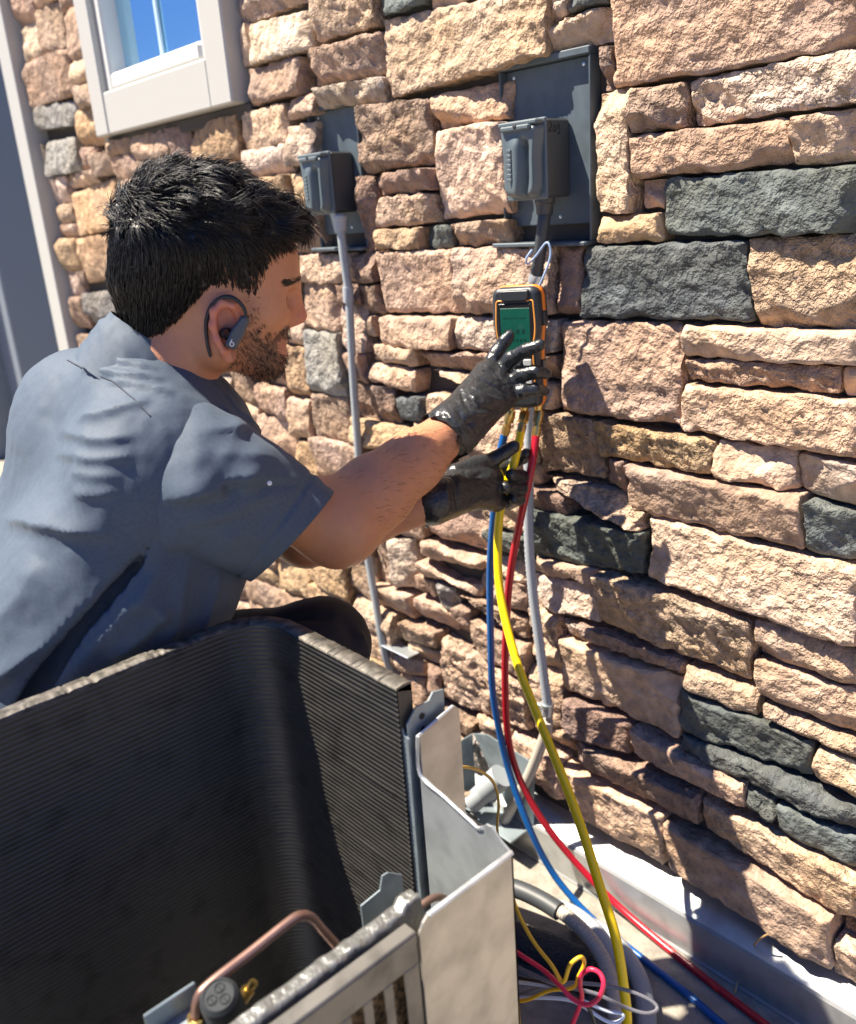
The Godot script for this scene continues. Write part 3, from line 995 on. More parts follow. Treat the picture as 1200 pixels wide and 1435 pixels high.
func build_condenser() -> void:
	var t := thing("condenser_unit", "opened air conditioning condenser with black coil and bare metal panels", "air conditioner")
	var top := -0.437
	var bot := -1.22
	# fins: one corrugated skin inside, one outside, thousands of blades too fine to pick apart
	var mb := MB.new()
	var inner := coil_path(0.0)
	var n := inner.size()
	var pitch := 0.0058
	var rows := int((top - bot) / pitch)
	var nor := PackedVector2Array()
	for i in n:
		var d := inner[mini(i + 1, n - 1)] - inner[maxi(i - 1, 0)]
		nor.append(Vector2(-d.y, d.x).normalized())
	var per := 3
	for j in rows * per + 1:
		var ph := j % per
		var y := top - pitch * float(j) / per
		for i in n:
			var q := inner[i]
			var dent := 0.0004 * nz2.get_noise_3d(q.x * 20.0, y * 40.0, q.y * 20.0) + 0.0009 * maxf(0.0, nz2.get_noise_3d(q.x * 5.0, y * 60.0, q.y * 5.0) - 0.35)
			var off := (0.0021 if ph == 0 else (-0.0004 if ph == 1 else 0.0005)) + dent
			q -= nor[i] * off * -1.0
			mb.vert(Vector3(q.x, y, q.y))
	for j in rows * per:
		for i in n - 1:
			var a := j * n + i
			mb.quad(a, a + n, a + n + 1, a + 1)
	var outer := coil_path(0.018)
	var s := mb.v.size()
	for i in n:
		mb.vert(Vector3(outer[i].x, top, outer[i].y))
		mb.vert(Vector3(outer[i].x, bot, outer[i].y))
	for i in n - 1:
		mb.quad(s + i * 2, s + i * 2 + 2, s + i * 2 + 3, s + i * 2 + 1)
	mb.face([Vector3(inner[n - 1].x, top, inner[n - 1].y), Vector3(inner[n - 1].x, bot, inner[n - 1].y), Vector3(outer[n - 1].x, bot, outer[n - 1].y), Vector3(outer[n - 1].x, top, outer[n - 1].y)])
	var o := obj("coil_fins", mb, M.fin_black, t)
	o.set_meta("kind", "stuff")
	# worn top edge of the coil: flat flakes with cracks between them
	mb = MB.new()
	var m := 420
	for i in m + 1:
		var f := float(i) / m * (n - 1)
		var k := mini(int(f), n - 2)
		var a := inner[k].lerp(inner[k + 1], f - k)
		var b := outer[k].lerp(outer[k + 1], f - k)
		var crack := 1.0 if nz2.get_noise_2d(i * 0.31, 40.0) > 0.66 else 0.0
		var lift := 0.003 + 0.0012 * nz.get_noise_2d(i * 0.05, 3.0) + 0.0004 * nz2.get_noise_2d(i * 0.6, 8.0) - crack * 0.002
		var a2 := a + (a - b) * (0.04 + 0.015 * nz2.get_noise_2d(i * 0.21, 1.0) - crack * 0.04)
		mb.vert(Vector3(a2.x, top - 0.001 - 0.002 * absf(nz2.get_noise_2d(i * 0.33, 5.0)), a2.y))
		mb.vert(Vector3(a2.x, top + lift * 0.75, a2.y))
		var mid := a.lerp(b, 0.45)
		mb.vert(Vector3(mid.x, top + lift + 0.0008 * nz2.get_noise_2d(i * 1.1, 2.0), mid.y))
		mb.vert(Vector3(b.x, top + lift * 0.8, b.y))
		mb.vert(Vector3(b.x, top - 0.008, b.y))
	for i in m:
		for k in 4:
			var a := i * 5 + k
			mb.quad(a, a + 1, a + 6, a + 5)
	for e in [0, m]:
		var fc := []
		for k in 5:
			fc.append(mb.v[e * 5 + (k if e == m else 4 - k)])
		mb.face(fc)
	obj("coil_rim", mb, M.fin_edge, t)
	# scalloped end plate of the coil
	mb = MB.new()
	sheet(mb, Vector3(0, 0, 0.658), Vector3.RIGHT, Vector3.UP, PackedVector2Array([Vector2(-0.601, -1.24), Vector2(-0.583, -1.24), Vector2(-0.58, -0.49), Vector2(-0.586, -0.487), Vector2(-0.588, -0.481), Vector2(-0.595, -0.478), Vector2(-0.603, -0.474), Vector2(-0.604, -0.484), Vector2(-0.602, -0.5)]), 0.0025)
	sheet(mb, Vector3(-0.584, 0, 0.658), Vector3(0, 0, -1), Vector3.UP, PackedVector2Array([Vector2(0, -1.24), Vector2(0.05, -1.24), Vector2(0.05, -0.458), Vector2(0.036, -0.455), Vector2(0.03, -0.462), Vector2(0.012, -0.462), Vector2(0.0, -0.475)]), 0.002)
	obj("end_plate", mb, M.galvanized_blue, t)
	for q in [[-0.59, -0.52], [-0.59, -0.545], [-0.5925, -0.7], [-0.5925, -0.85]]:
		mb = MB.new()
		lathe(mb, Vector3(q[0], q[1], 0.6605), Vector3(0, 0, 1), [[0.0, 0.0016], [0.0012, 0.0014], [0.0014, 0.0]], 8)
		obj("rivet", mb, M.zinc, t)
	for q in [[0.639, -0.474], [0.639, -0.489]]:
		mb = MB.new()
		lathe(mb, Vector3(-0.5815, q[1], q[0]), Vector3(1, 0, 0), [[0.0, 0.0034], [0.0006, 0.0034], [0.0006, 0.0]], 10)
		obj("hole", mb, M.ink, t)
	# corner post with its rolled edge, and the cut side panel
	mb = MB.new()
	sheet(mb, Vector3(-0.5735, 0, 0.652), Vector3(0, 0, -1), Vector3.UP, PackedVector2Array([Vector2(0, -1.24), Vector2(0.054, -1.24), Vector2(0.054, -0.482), Vector2(0.048, -0.4745), Vector2(0.0, -0.4865)]), 0.002)
	obj("corner_post", mb, M.steel_aged, t)
	mb = MB.new()
	var cut := PackedVector2Array([Vector2(-0.5735, -1.24), Vector2(-0.4525, -1.24), Vector2(-0.4525, -0.5565), Vector2(-0.4665, -0.549), Vector2(-0.4765, -0.5405), Vector2(-0.4835, -0.541), Vector2(-0.489, -0.549), Vector2(-0.4945, -0.552), Vector2(-0.501, -0.5495), Vector2(-0.5735, -0.531)])
	sheet(mb, Vector3(0, 0, 0.652), Vector3.RIGHT, Vector3.UP, cut, 0.0022)
	obj("side_panel", mb, M.steel_inner, t)
	mb = MB.new()
	tube(mb, spline([Vector3(-0.5735, -0.4865, 0.653), Vector3(-0.5735, -0.53, 0.654), Vector3(-0.54, -0.5395, 0.654), Vector3(-0.501, -0.5495, 0.654), Vector3(-0.4945, -0.5515, 0.654), Vector3(-0.4885, -0.5475, 0.654)], 6), 0.0022, 8)
	tube(mb, spline([Vector3(-0.5735, -0.4865, 0.653), Vector3(-0.5735, -0.475, 0.605)], 3), 0.0015, 8)
	obj("rolled_edge", mb, M.galvanized, t)
	# front panel: plain part at the right, slotted part at the left
	mb = MB.new()
	sheet(mb, Vector3(-0.4525, 0, 0.652), Vector3(0, 0, 1), Vector3.UP, PackedVector2Array([Vector2(0.0, -1.24), Vector2(0.115, -1.24), Vector2(0.115, -0.567), Vector2(0.11, -0.5595), Vector2(0.104, -0.5545), Vector2(0.0, -0.5545)]), 0.0022)
	obj("front_panel", mb, M.steel_aged, t)
	mb = MB.new()
	bbox(mb, Vector3(-0.4544, -0.5555, 0.654), Vector3(-0.4487, -0.5522, 0.757), 0.001)
	obj("panel_lip", mb, M.galvanized, t)
	# slotted panel: bars between real openings
	mb = MB.new()
	var z0 := 0.7695
	var z1 := 1.16
	var px := -0.4535
	bbox(mb, Vector3(px - 0.0022, -0.596, z0), Vector3(px, -0.566, z1), 0.0006)
	bbox(mb, Vector3(px - 0.014, -0.5658, z0), Vector3(px, -0.563, z1), 0.001)
	bbox(mb, Vector3(px - 0.0022, -1.24, z0), Vector3(px, -0.6962, z1), 0.0006)
	var zz := z0
	var slot := 0
	while zz < z1:
		var bar := 0.016 if slot == 0 else 0.009
		bbox(mb, Vector3(px - 0.0022, -0.696, zz), Vector3(px, -0.5962, minf(zz + bar, z1)), 0.0006)
		zz += bar + 0.0125
		slot += 1
	for q in [[-0.64], [-0.672]]:
		bbox(mb, Vector3(px - 0.0024, q[0] - 0.004, z0 + 0.03), Vector3(px - 0.0002, q[0] + 0.004, z1), 0.0005)
	obj("slotted_panel", mb, M.steel_dark, t)
	mb = MB.new()
	bbox(mb, Vector3(-0.4665, -0.7, z0 + 0.004), Vector3(-0.4635, -0.595, z1), 0.0005)
	obj("slot_backing", mb, M.slot_rust, t)
	# foil topped partition
	mb = MB.new()
	bbox(mb, Vector3(-0.4815, -1.24, 0.738), Vector3(-0.4785, -0.5895, 1.17), 0.0008)
	obj("partition", mb, M.steel_dark, t)
	mb = MB.new()
	var seg := 90
	for i in seg + 1:
		var z := lerpf(0.742, 1.17, float(i) / seg)
		var hgt := -0.566 + 0.0014 * nz.get_noise_2d(z * 25.0, 1.0) + (0.006 if z < 0.76 else 0.0)
		var ring := [Vector2(-0.4775, -0.589), Vector2(-0.4765, -0.578), Vector2(-0.478, hgt - 0.003), Vector2(-0.4825, hgt), Vector2(-0.486, hgt - 0.0028), Vector2(-0.49, hgt - 0.0005), Vector2(-0.4945, hgt - 0.003), Vector2(-0.4975, -0.578), Vector2(-0.497, -0.589)]
		for q in ring:
			mb.vert(Vector3(q.x + 0.0006 * nz2.get_noise_2d(z * 60.0, q.y * 300.0), q.y + 0.0007 * nz2.get_noise_2d(z * 70.0 + 7.0, q.x * 200.0), z))
	for i in seg:
		for k in 8:
			var a := i * 9 + k
			mb.quad(a, a + 1, a + 10, a + 9)
	var cap := []
	for k in 9:
		cap.append(mb.v[8 - k])
	mb.face(cap)
	obj("foil_edge", mb, M.foil, t)
	# little bent bracket at the end of the foil
	mb = MB.new()
	sheet(mb, Vector3(-0.5400, -0.6121, 0.7642), (Vector3(-0.5400, -0.6136, 0.7405) - Vector3(-0.5400, -0.6121, 0.7642)).normalized(), Vector3.UP, PackedVector2Array([Vector2(0, -0.02), Vector2(0.05, -0.02), Vector2(0.05, 0.022), Vector2(0.034, 0.034), Vector2(0.027, 0.034), Vector2(0.023, 0.02), Vector2(0.0, 0.016)]), 0.0016)
	obj("bracket", mb, M.galvanized_blue, t)
	mb = MB.new()
	tube(mb, spline([Vector3(-0.4880, -0.5900, 0.7483), Vector3(-0.4880, -0.5830, 0.7333), Vector3(-0.4880, -0.5859, 0.7162), Vector3(-0.4920, -0.6038, 0.6996), Vector3(-0.5000, -0.6313, 0.6830)], 6), 0.0035, 10)
	obj("copper_stub", mb, M.copper_dark, t)
	mb = MB.new()
	tube(mb, spline([Vector3(-0.4840, -0.5980, 0.7400), Vector3(-0.4840, -0.5985, 0.7280), Vector3(-0.4880, -0.6124, 0.7096), Vector3(-0.4940, -0.6349, 0.6928)], 6), 0.0035, 10)
	obj("copper_stub", mb, M.copper_dark, t)
	# copper suction line with its valve and the black terminal cover
	mb = MB.new()
	tube(mb, spline([Vector3(-0.5500, -0.6356, 0.9310), Vector3(-0.5500, -0.6047, 0.9264), Vector3(-0.5500, -0.5885, 0.9211), Vector3(-0.5500, -0.5828, 0.9092), Vector3(-0.5500, -0.5786, 0.8687), Vector3(-0.5500, -0.5741, 0.8300), Vector3(-0.5500, -0.5768, 0.8183), Vector3(-0.5500, -0.5865, 0.8090), Vector3(-0.5500, -0.6054, 0.8005), Vector3(-0.5450, -0.6330, 0.7885)], 8), 0.0046, 14)
	obj("copper_pipe", mb, M.copper, t)
	mb = MB.new()
	lathe(mb, Vector3(-0.5500, -0.6098, 0.9266), Vector3(0, 1, 0), [[-0.01, 0.006], [-0.01, 0.0088], [0.0, 0.0088], [0.0, 0.0075], [0.006, 0.0075], [0.006, 0.0055]], 6)
	obj("brass_nut", mb, M.brass, t)
	mb = MB.new()
	lathe(mb, Vector3(-0.5500, -0.6192, 0.8868), Vector3(0.2, 0.6, -0.5), [[0.0, 0.0], [0.0, 0.006], [0.012, 0.006], [0.012, 0.004], [0.02, 0.004], [0.02, 0.0]], 6)
	obj("brass_nut", mb, M.brass, t)
	mb = MB.new()
	var c := Vector3(-0.5350, -0.5837, 0.9106)
	var ax := Vector3(0.25, 0.93, 0.2).normalized()
	lathe(mb, c - ax * 0.05, ax, [[0.0, 0.0], [0.0, 0.0165], [0.044, 0.0165], [0.049, 0.0155], [0.0525, 0.0125], [0.0525, 0.012], [0.0515, 0.0115], [0.0515, 0.0]], 28)
	var tc := obj("terminal_cover", mb, M.cap_blue_black, t)
	mb = MB.new()
	var ux := ax.cross(Vector3(0, 0, 1)).normalized()
	var uz := ax.cross(ux)
	for k in 3:
		var e := c + ax * 0.0018 + (ux * cos(TAU * k / 3 + 0.4) + uz * sin(TAU * k / 3 + 0.4)) * 0.006
		var ring := []
		for i in 13:
			ring.append(e + (ux * cos(TAU * i / 12) + uz * sin(TAU * i / 12)) * 0.0038)
		tube(mb, spline(ring, 2), 0.0007, 6)
		tube(mb, PackedVector3Array([e - ux * 0.003, e + ux * 0.003]), 0.0007, 6)
	obj("embossed_ring", mb, M.cap_blue_black, tc)
	mb = MB.new()
	bbox(mb, c + Vector3(-0.034, -0.03, 0.005), c + Vector3(0.0, -0.026, 0.05), 0.001)
	bbox(mb, c + Vector3(-0.034, -0.026, 0.005), c + Vector3(-0.031, -0.005, 0.05), 0.001)
	obj("valve_bracket", mb, M.galvanized_blue, t)
	mb = MB.new()
	lathe(mb, c + Vector3(-0.04, -0.3, 0.05), Vector3.UP, [[0.0, 0.0], [0.0, 0.065], [0.13, 0.065], [0.165, 0.05], [0.18, 0.02], [0.182, 0.0]], 28)
	obj("compressor", mb, M.black_rubber, t)
	# base pan
	mb = MB.new()
	bbox(mb, Vector3(-0.87, GROUND + 0.012, 0.6), Vector3(-0.44, -1.225, 1.24), 0.004)
	obj("base_pan", mb, M.galvanized, t)

# ------------------------------------------------------------------ the handheld manifold meter and its hoses
func slab(mb: MB, xf: Transform3D, outline: PackedVector2Array, layers: Array) -> void:
	# outline in x, y (counter-clockwise); layers: [z, inset]; closed at both ends
	var n := outline.size()
	var s := mb.v.size()
	var nor := []
	for i in n:
		var d := (outline[(i + 1) % n] - outline[(i + n - 1) % n]).normalized()
		nor.append(Vector2(d.y, -d.x))
	for l in layers:
		for i in n:
			var p: Vector2 = outline[i] - nor[i] * float(l[1])
			mb.vert(xf * Vector3(p.x, p.y, float(l[0])))
	for k in layers.size() - 1:
		for i in n:
			var i2 := (i + 1) % n
			mb.quad(s + k * n + i, s + k * n + i2, s + (k + 1) * n + i2, s + (k + 1) * n + i)
	for e in 2:
		var base := s + (0 if e == 0 else (layers.size() - 1) * n)
		var c := Vector3.ZERO
		for i in n:
			c += mb.v[base + i]
		var ci := mb.vert(c / n)
		var ring := []
		for i in n:
			ring.append(mb.vert(mb.v[base + i]))
		for i in n:
			if e == 0:
				mb.tri(ci, ring[(i + 1) % n], ring[i])
			else:
				mb.tri(ci, ring[i], ring[(i + 1) % n])

func round_poly(pts: Array, r: float, seg := 4) -> PackedVector2Array:
	var out := PackedVector2Array()
	var n := pts.size()
	for i in n:
		var p: Vector2 = pts[i]
		var a: Vector2 = pts[(i + n - 1) % n]
		var b: Vector2 = pts[(i + 1) % n]
		var ra := minf(r, p.distance_to(a) * 0.45)
		var rb := minf(r, p.distance_to(b) * 0.45)
		var p0 := p + (a - p).normalized() * ra
		var p2 := p + (b - p).normalized() * rb
		for k in seg + 1:
			var t := float(k) / seg
			out.append(p0.lerp(p, t).lerp(p.lerp(p2, t), t))
	return out

const DEV_YAW := 0.36

func device_frame() -> Transform3D:
	var b := Basis(Vector3.UP, DEV_YAW) * Basis(Vector3.RIGHT, -0.02) * Basis(Vector3.BACK, 0.02)
	return Transform3D(b, Vector3(-0.9301, -0.2169, 0.0900))

func build_device() -> void:
	var xf := device_frame()
	var t := thing("manifold_meter", "black handheld digital meter with orange edges and green screen", "digital meter")
	var half := [Vector2(0.03, 0.0935), Vector2(0.0385, 0.085), Vector2(0.04, 0.045), Vector2(0.0355, 0.012), Vector2(0.0345, -0.03), Vector2(0.037, -0.06), Vector2(0.034, -0.088), Vector2(0.02, -0.093)]
	var pts := []
	for i in half.size():
		pts.append(half[half.size() - 1 - i])
	for i in half.size():
		pts.append(Vector2(-half[i].x, half[i].y))
	var outline := round_poly(pts, 0.007, 4)
	var mb := MB.new()
	slab(mb, xf, outline, [[-0.022, 0.009], [-0.021, 0.005], [-0.016, 0.001], [-0.0065, 0.0], [-0.0065, 0.003], [0.0065, 0.003], [0.0065, 0.0], [0.015, 0.0005], [0.0195, 0.003], [0.021, 0.0075]])
	obj("case", mb, M.device_black, t)
	mb = MB.new()
	slab(mb, xf, outline, [[-0.0063, 0.0028], [-0.0055, -0.0008], [0.0, -0.0018], [0.0055, -0.0008], [0.0063, 0.0028]])
	obj("orange_band", mb, M.orange_rubber, t)
	# dark grips that cut the orange band into lengths
	for s in [-1.0, 1.0]:
		for q in [[-0.036, -0.018, 0.0372], [0.034, 0.056, 0.0415]]:
			mb = MB.new()
			bbox(mb, Vector3(s * (q[2] - 0.004), q[0], -0.008), Vector3(s * (q[2] + 0.0012), q[1], 0.008), 0.0015, xf)
			obj("side_grip", mb, M.device_black, t)
	mb = MB.new()
	var capo := round_poly([Vector2(-0.021, 0.0725), Vector2(0.021, 0.0725), Vector2(0.025, 0.0895), Vector2(-0.025, 0.0895)], 0.004)
	slab(mb, xf, capo, [[0.015, 0.0], [0.0225, 0.0], [0.024, 0.002]])
	obj("top_cap", mb, M.device_black, t)
	# bezel line, window and screen
	mb = MB.new()
	for s in [-1.0, 1.0]:
		var line := []
		for q in [Vector2(0.019, 0.073), Vector2(0.0285, 0.073), Vector2(0.0305, 0.062), Vector2(0.0315, 0.03), Vector2(0.0275, 0.004), Vector2(0.027, -0.02), Vector2(0.028, -0.05)]:
			line.append(xf * Vector3(s * q.x, q.y, 0.0209))
		tube(mb, spline(line, 5), 0.00125, 6)
	obj("orange_line", mb, M.orange_bright, t)
	mb = MB.new()
	slab(mb, xf, round_poly([Vector2(-0.0265, -0.01), Vector2(0.0265, -0.01), Vector2(0.0285, 0.0695), Vector2(-0.0285, 0.0695)], 0.004), [[0.017, 0.0], [0.0216, 0.0], [0.0222, 0.0008]])
	obj("bezel", mb, M.device_gloss, t)
	mb = MB.new()
	bbox(mb, Vector3(-0.0238, -0.006, 0.0215), Vector3(0.0238, 0.0625, 0.0226), 0.0004, xf)
	var sc := obj("screen", mb, M.screen_green, t)
	mb = MB.new()
	for row in [[0.0245, 4, 0.0042, 0.0062], [0.0125, 6, 0.0028, 0.0034], [0.047, 7, 0.002, 0.0018]]:
		for k in row[1]:
			var x: float = -0.019 + 0.038 * (k + 0.15) / float(row[1])
			bbox(mb, Vector3(x, row[0], 0.0226), Vector3(x + row[2] * 0.3, row[0] + row[3], 0.0229), 0.0, xf)
			bbox(mb, Vector3(x + row[2] * 0.3, row[0] + row[3] * 0.8, 0.0226), Vector3(x + row[2], row[0] + row[3], 0.0229), 0.0, xf)
			bbox(mb, Vector3(x + row[2] * 0.7, row[0], 0.0226), Vector3(x + row[2], row[0] + row[3] * 0.8, 0.0229), 0.0, xf)
	obj("screen_segments", mb, M.lcd_ink, sc)
	for r in 3:
		for k in 3:
			mb = MB.new()
			var p := Vector2(-0.0175 + 0.0175 * k, -0.02 - 0.0155 * r)
			slab(mb, xf, round_poly([p + Vector2(-0.0065, -0.005), p + Vector2(0.0065, -0.005), p + Vector2(0.0065, 0.005), p + Vector2(-0.0065, 0.005)], 0.003), [[0.018, 0.0], [0.0228, 0.0], [0.0236, 0.001]])
			obj("button", mb, M.button_pale if (r + k) % 2 == 0 else M.device_grey, t)
	# brass ports
	for k in 3:
		mb = MB.new()
		lathe(mb, xf * Vector3(-0.024 + 0.024 * k, -0.09, -0.002), xf.basis * Vector3(0, -1, 0.05), [[0.0, 0.0], [0.0, 0.0075], [0.008, 0.0075], [0.008, 0.0055], [0.017, 0.0055], [0.017, 0.0]], 10)
		obj("brass_port", mb, M.brass, t)
	var b0 := xf * Vector3(-0.024, -0.106, -0.001)
	var y0 := xf * Vector3(0.0, -0.106, -0.001)
	var r0 := xf * Vector3(0.024, -0.106, -0.001)
	hose("blue_hose", "blue refrigerant hose running from the meter to the concrete, leftmost of three", M.hose_blue, [b0, Vector3(-0.9637, -0.3937, 0.1150), Vector3(-0.9679, -0.4897, 0.1300), Vector3(-0.9826, -0.5971, 0.1300), Vector3(-0.9893, -0.7367, 0.1300), Vector3(-0.9941, -0.8573, 0.1250), Vector3(-0.9750, -0.9999, 0.1150), Vector3(-0.9262, -1.1108, 0.1150), Vector3(-0.8789, -1.2045, 0.1000), Vector3(-0.8015, -1.2612, 0.0884), Vector3(-0.7158, -1.2612, 0.0979), Vector3(-0.5931, -1.2612, 0.1103), Vector3(-0.5146, -1.2612, 0.1223), Vector3(-0.3856, -1.2612, 0.1354)], 0.0064)
	hose("yellow_hose", "thick yellow refrigerant hose held in the gloved hand below the meter", M.hose_yellow, [y0, Vector3(-0.9127, -0.3655, 0.1250), Vector3(-0.9093, -0.3907, 0.1400), Vector3(-0.9135, -0.4148, 0.1500), Vector3(-0.9230, -0.4487, 0.1550), Vector3(-0.9215, -0.5074, 0.1700), Vector3(-0.9028, -0.5929, 0.1900), Vector3(-0.8470, -0.6770, 0.2200), Vector3(-0.7788, -0.7381, 0.2500), Vector3(-0.7051, -0.7865, 0.2850), Vector3(-0.6431, -0.8352, 0.3150), Vector3(-0.5935, -0.8873, 0.3400), Vector3(-0.5564, -0.9377, 0.3550), Vector3(-0.5349, -1.0010, 0.3650), Vector3(-0.5251, -1.0653, 0.3700), Vector3(-0.5413, -1.2616, 0.3500)], 0.0068)
	hose("red_hose", "red refrigerant hose curving from the meter along the metal flashing", M.hose_red, [r0, Vector3(-0.8962, -0.4064, 0.1150), Vector3(-0.9100, -0.4787, 0.1250), Vector3(-0.9339, -0.5840, 0.1300), Vector3(-0.9534, -0.6850, 0.1250), Vector3(-0.9676, -0.8049, 0.1200), Vector3(-0.9763, -0.9328, 0.1100), Vector3(-0.9610, -1.0249, 0.1000), Vector3(-0.9168, -1.1104, 0.0850), Vector3(-0.8563, -1.1900, 0.0600), Vector3(-0.7814, -1.2407, 0.0460), Vector3(-0.6801, -1.2585, 0.0520), Vector3(-0.5670, -1.2612, 0.0654), Vector3(-0.4627, -1.2612, 0.0770), Vector3(-0.3418, -1.2612, 0.0921)], 0.0064)

func hose(called: String, label: String, m: Material, pts: Array, r: float) -> void:
	var t := thing(called, label, "hose")
	var mb := MB.new()
	var path := spline(pts, 14)
	tube(mb, path.slice(6), r, 14)
	obj("tube", mb, m, t)
	mb = MB.new()
	var d := (path[10] - path[0]).normalized()
	lathe(mb, path[0] - d * 0.006, d, [[0.0, 0.0], [0.0, 0.0072], [0.006, 0.0082], [0.02, 0.0082], [0.02, 0.0055], [0.026, 0.0055], [0.026, 0.0072], [0.04, 0.0072], [0.043, 0.006], [0.043, 0.0]], 12)
	obj("brass_fitting", mb, M.brass, t)

# ------------------------------------------------------------------ cables and pipes on the slab
func strand(called: String, label: String, category: String, m: Material, pts: Array, r: float, group := "") -> void:
	var mb := MB.new()
	tube(mb, spline(pts, 8), r, 10)
	tag(obj(called, mb, m), label, category, group)

func build_floor_items() -> void:
	var t := thing("flexible_whip", "beige ribbed flexible conduit bending over the black pipe insulation", "conduit")
	var mb := MB.new()
	var path := spline([Vector3(-0.8188, -1.1900, 0.1718), Vector3(-0.7821, -1.1900, 0.1734), Vector3(-0.7336, -1.1900, 0.1840), Vector3(-0.6851, -1.1950, 0.2051), Vector3(-0.6405, -1.2000, 0.2425), Vector3(-0.6015, -1.2100, 0.2903), Vector3(-0.5693, -1.2400, 0.3393)], 26)
	tube(mb, path, func(_u, i): return 0.0118 + (0.001 if i % 4 < 2 else -0.0006), 14)
	obj("ribbed_sleeve", mb, M.conduit_beige, t)
	mb = MB.new()
	tube(mb, spline([Vector3(-1.0179, -1.2200, 0.2252), Vector3(-0.9486, -1.2000, 0.1978), Vector3(-0.8935, -1.1900, 0.1832), Vector3(-0.8463, -1.1900, 0.1745), Vector3(-0.8080, -1.1900, 0.1731)], 8), 0.0165, 14)
	obj("black_sleeve", mb, M.flex_dark, t)
	strand("smooth_conduit", "smooth grey conduit curving beside the beige ribbed conduit", "conduit", M.flex_grey, [Vector3(-0.8467, -1.2200, 0.1453), Vector3(-0.8056, -1.2200, 0.1347), Vector3(-0.7472, -1.2200, 0.1426), Vector3(-0.6903, -1.2250, 0.1706), Vector3(-0.6427, -1.2300, 0.2165), Vector3(-0.6068, -1.2350, 0.2662), Vector3(-0.5628, -1.2500, 0.3377)], 0.0135)
	strand("grey_pipe", "wide grey pipe lowest on the concrete beside the yellow hose", "pipe", M.pvc_grey, [Vector3(-0.8194, -1.2500, 0.1284), Vector3(-0.7526, -1.2500, 0.1107), Vector3(-0.6653, -1.2500, 0.1445), Vector3(-0.6102, -1.2500, 0.1979), Vector3(-0.5684, -1.2500, 0.2626)], 0.0165)
	strand("black_cable", "thin black cable looping on the concrete right of the yellow hose", "cable", M.wire_black, [Vector3(-0.7248, -1.2500, 0.1108), Vector3(-0.6887, -1.2500, 0.1257), Vector3(-0.6419, -1.2500, 0.1619), Vector3(-0.6135, -1.2500, 0.2010), Vector3(-0.5903, -1.2500, 0.2500)], 0.0055)
	mb = MB.new()
	tube(mb, spline([Vector3(-0.9501, -1.2350, 0.2741), Vector3(-0.8985, -1.2350, 0.2527), Vector3(-0.8353, -1.2350, 0.2370), Vector3(-0.7852, -1.2350, 0.2193), Vector3(-0.7337, -1.2350, 0.2116), Vector3(-0.7020, -1.2380, 0.2215)], 10), func(u, i): return 0.031 + 0.0022 * sin(i * 1.9) * nz2.get_noise_1d(i * 9.0) - 0.006 * smoothstep(0.9, 1.0, u), 20)
	tag(obj("pipe_insulation", mb, M.foam_black), "black wrinkled foam insulated pipe on the concrete beside the condenser", "pipe")
	strand("wire_yellow", "yellow wire with a small loop hanging from the condenser panel", "wire", M.wire_yellow, [Vector3(-0.500, -0.830, 0.64), Vector3(-0.505, -0.850, 0.60), Vector3(-0.5787, -0.7026, 0.5438), Vector3(-0.5389, -0.7332, 0.5627), Vector3(-0.5086, -0.7535, 0.5709), Vector3(-0.4781, -0.7654, 0.5743), Vector3(-0.4613, -0.7749, 0.5762), Vector3(-0.4548, -0.7503, 0.5719), Vector3(-0.4490, -0.7433, 0.5616), Vector3(-0.4501, -0.7581, 0.5545), Vector3(-0.4538, -0.7746, 0.5595), Vector3(-0.4609, -0.7939, 0.5617), Vector3(-0.4844, -0.8079, 0.5718), Vector3(-0.5109, -0.8335, 0.5835), Vector3(-0.5509, -0.8591, 0.5945), Vector3(-0.510, -0.900, 0.60), Vector3(-0.505, -0.900, 0.64)], 0.0021)
	strand("wire_red", "red wire curled into a ring below the condenser panel", "wire", M.wire_red, [Vector3(-0.512, -0.840, 0.64), Vector3(-0.517, -0.860, 0.60), Vector3(-0.5663, -0.7864, 0.5738), Vector3(-0.5275, -0.7824, 0.5755), Vector3(-0.4942, -0.7856, 0.5712), Vector3(-0.4682, -0.7859, 0.5739), Vector3(-0.4513, -0.7918, 0.5737), Vector3(-0.4351, -0.7904, 0.5705), Vector3(-0.4260, -0.7813, 0.5633), Vector3(-0.4226, -0.7636, 0.5581), Vector3(-0.4298, -0.7565, 0.5546), Vector3(-0.4400, -0.7558, 0.5579), Vector3(-0.4497, -0.7692, 0.5599), Vector3(-0.4507, -0.7846, 0.5612), Vector3(-0.4494, -0.8018, 0.5607), Vector3(-0.4607, -0.8473, 0.5655), Vector3(-0.4819, -0.9176, 0.5784), Vector3(-0.52, -1.0, 0.6), Vector3(-0.52, -1.0, 0.64)], 0.0025)
	strand("wire_grey", "dark grey wire fanning out from below the condenser panel", "wire", M.wire_grey, [Vector3(-0.524, -0.850, 0.64), Vector3(-0.529, -0.870, 0.60), Vector3(-0.5614, -0.8093, 0.5803), Vector3(-0.5230, -0.7988, 0.5790), Vector3(-0.4837, -0.7950, 0.5722), Vector3(-0.4644, -0.7981, 0.5598), Vector3(-0.4457, -0.8056, 0.5424), Vector3(-0.4329, -0.8139, 0.5320), Vector3(-0.4245, -0.8310, 0.5153), Vector3(-0.4092, -0.8382, 0.5016), Vector3(-0.4039, -0.8390, 0.4880), Vector3(-0.4126, -0.8341, 0.4873), Vector3(-0.4339, -0.8265, 0.4996), Vector3(-0.4563, -0.8184, 0.5210), Vector3(-0.4830, -0.8144, 0.5495), Vector3(-0.5205, -0.8343, 0.5788), Vector3(-0.5501, -0.8630, 0.5956), Vector3(-0.534, -0.920, 0.60), Vector3(-0.529, -0.920, 0.64)], 0.0021)
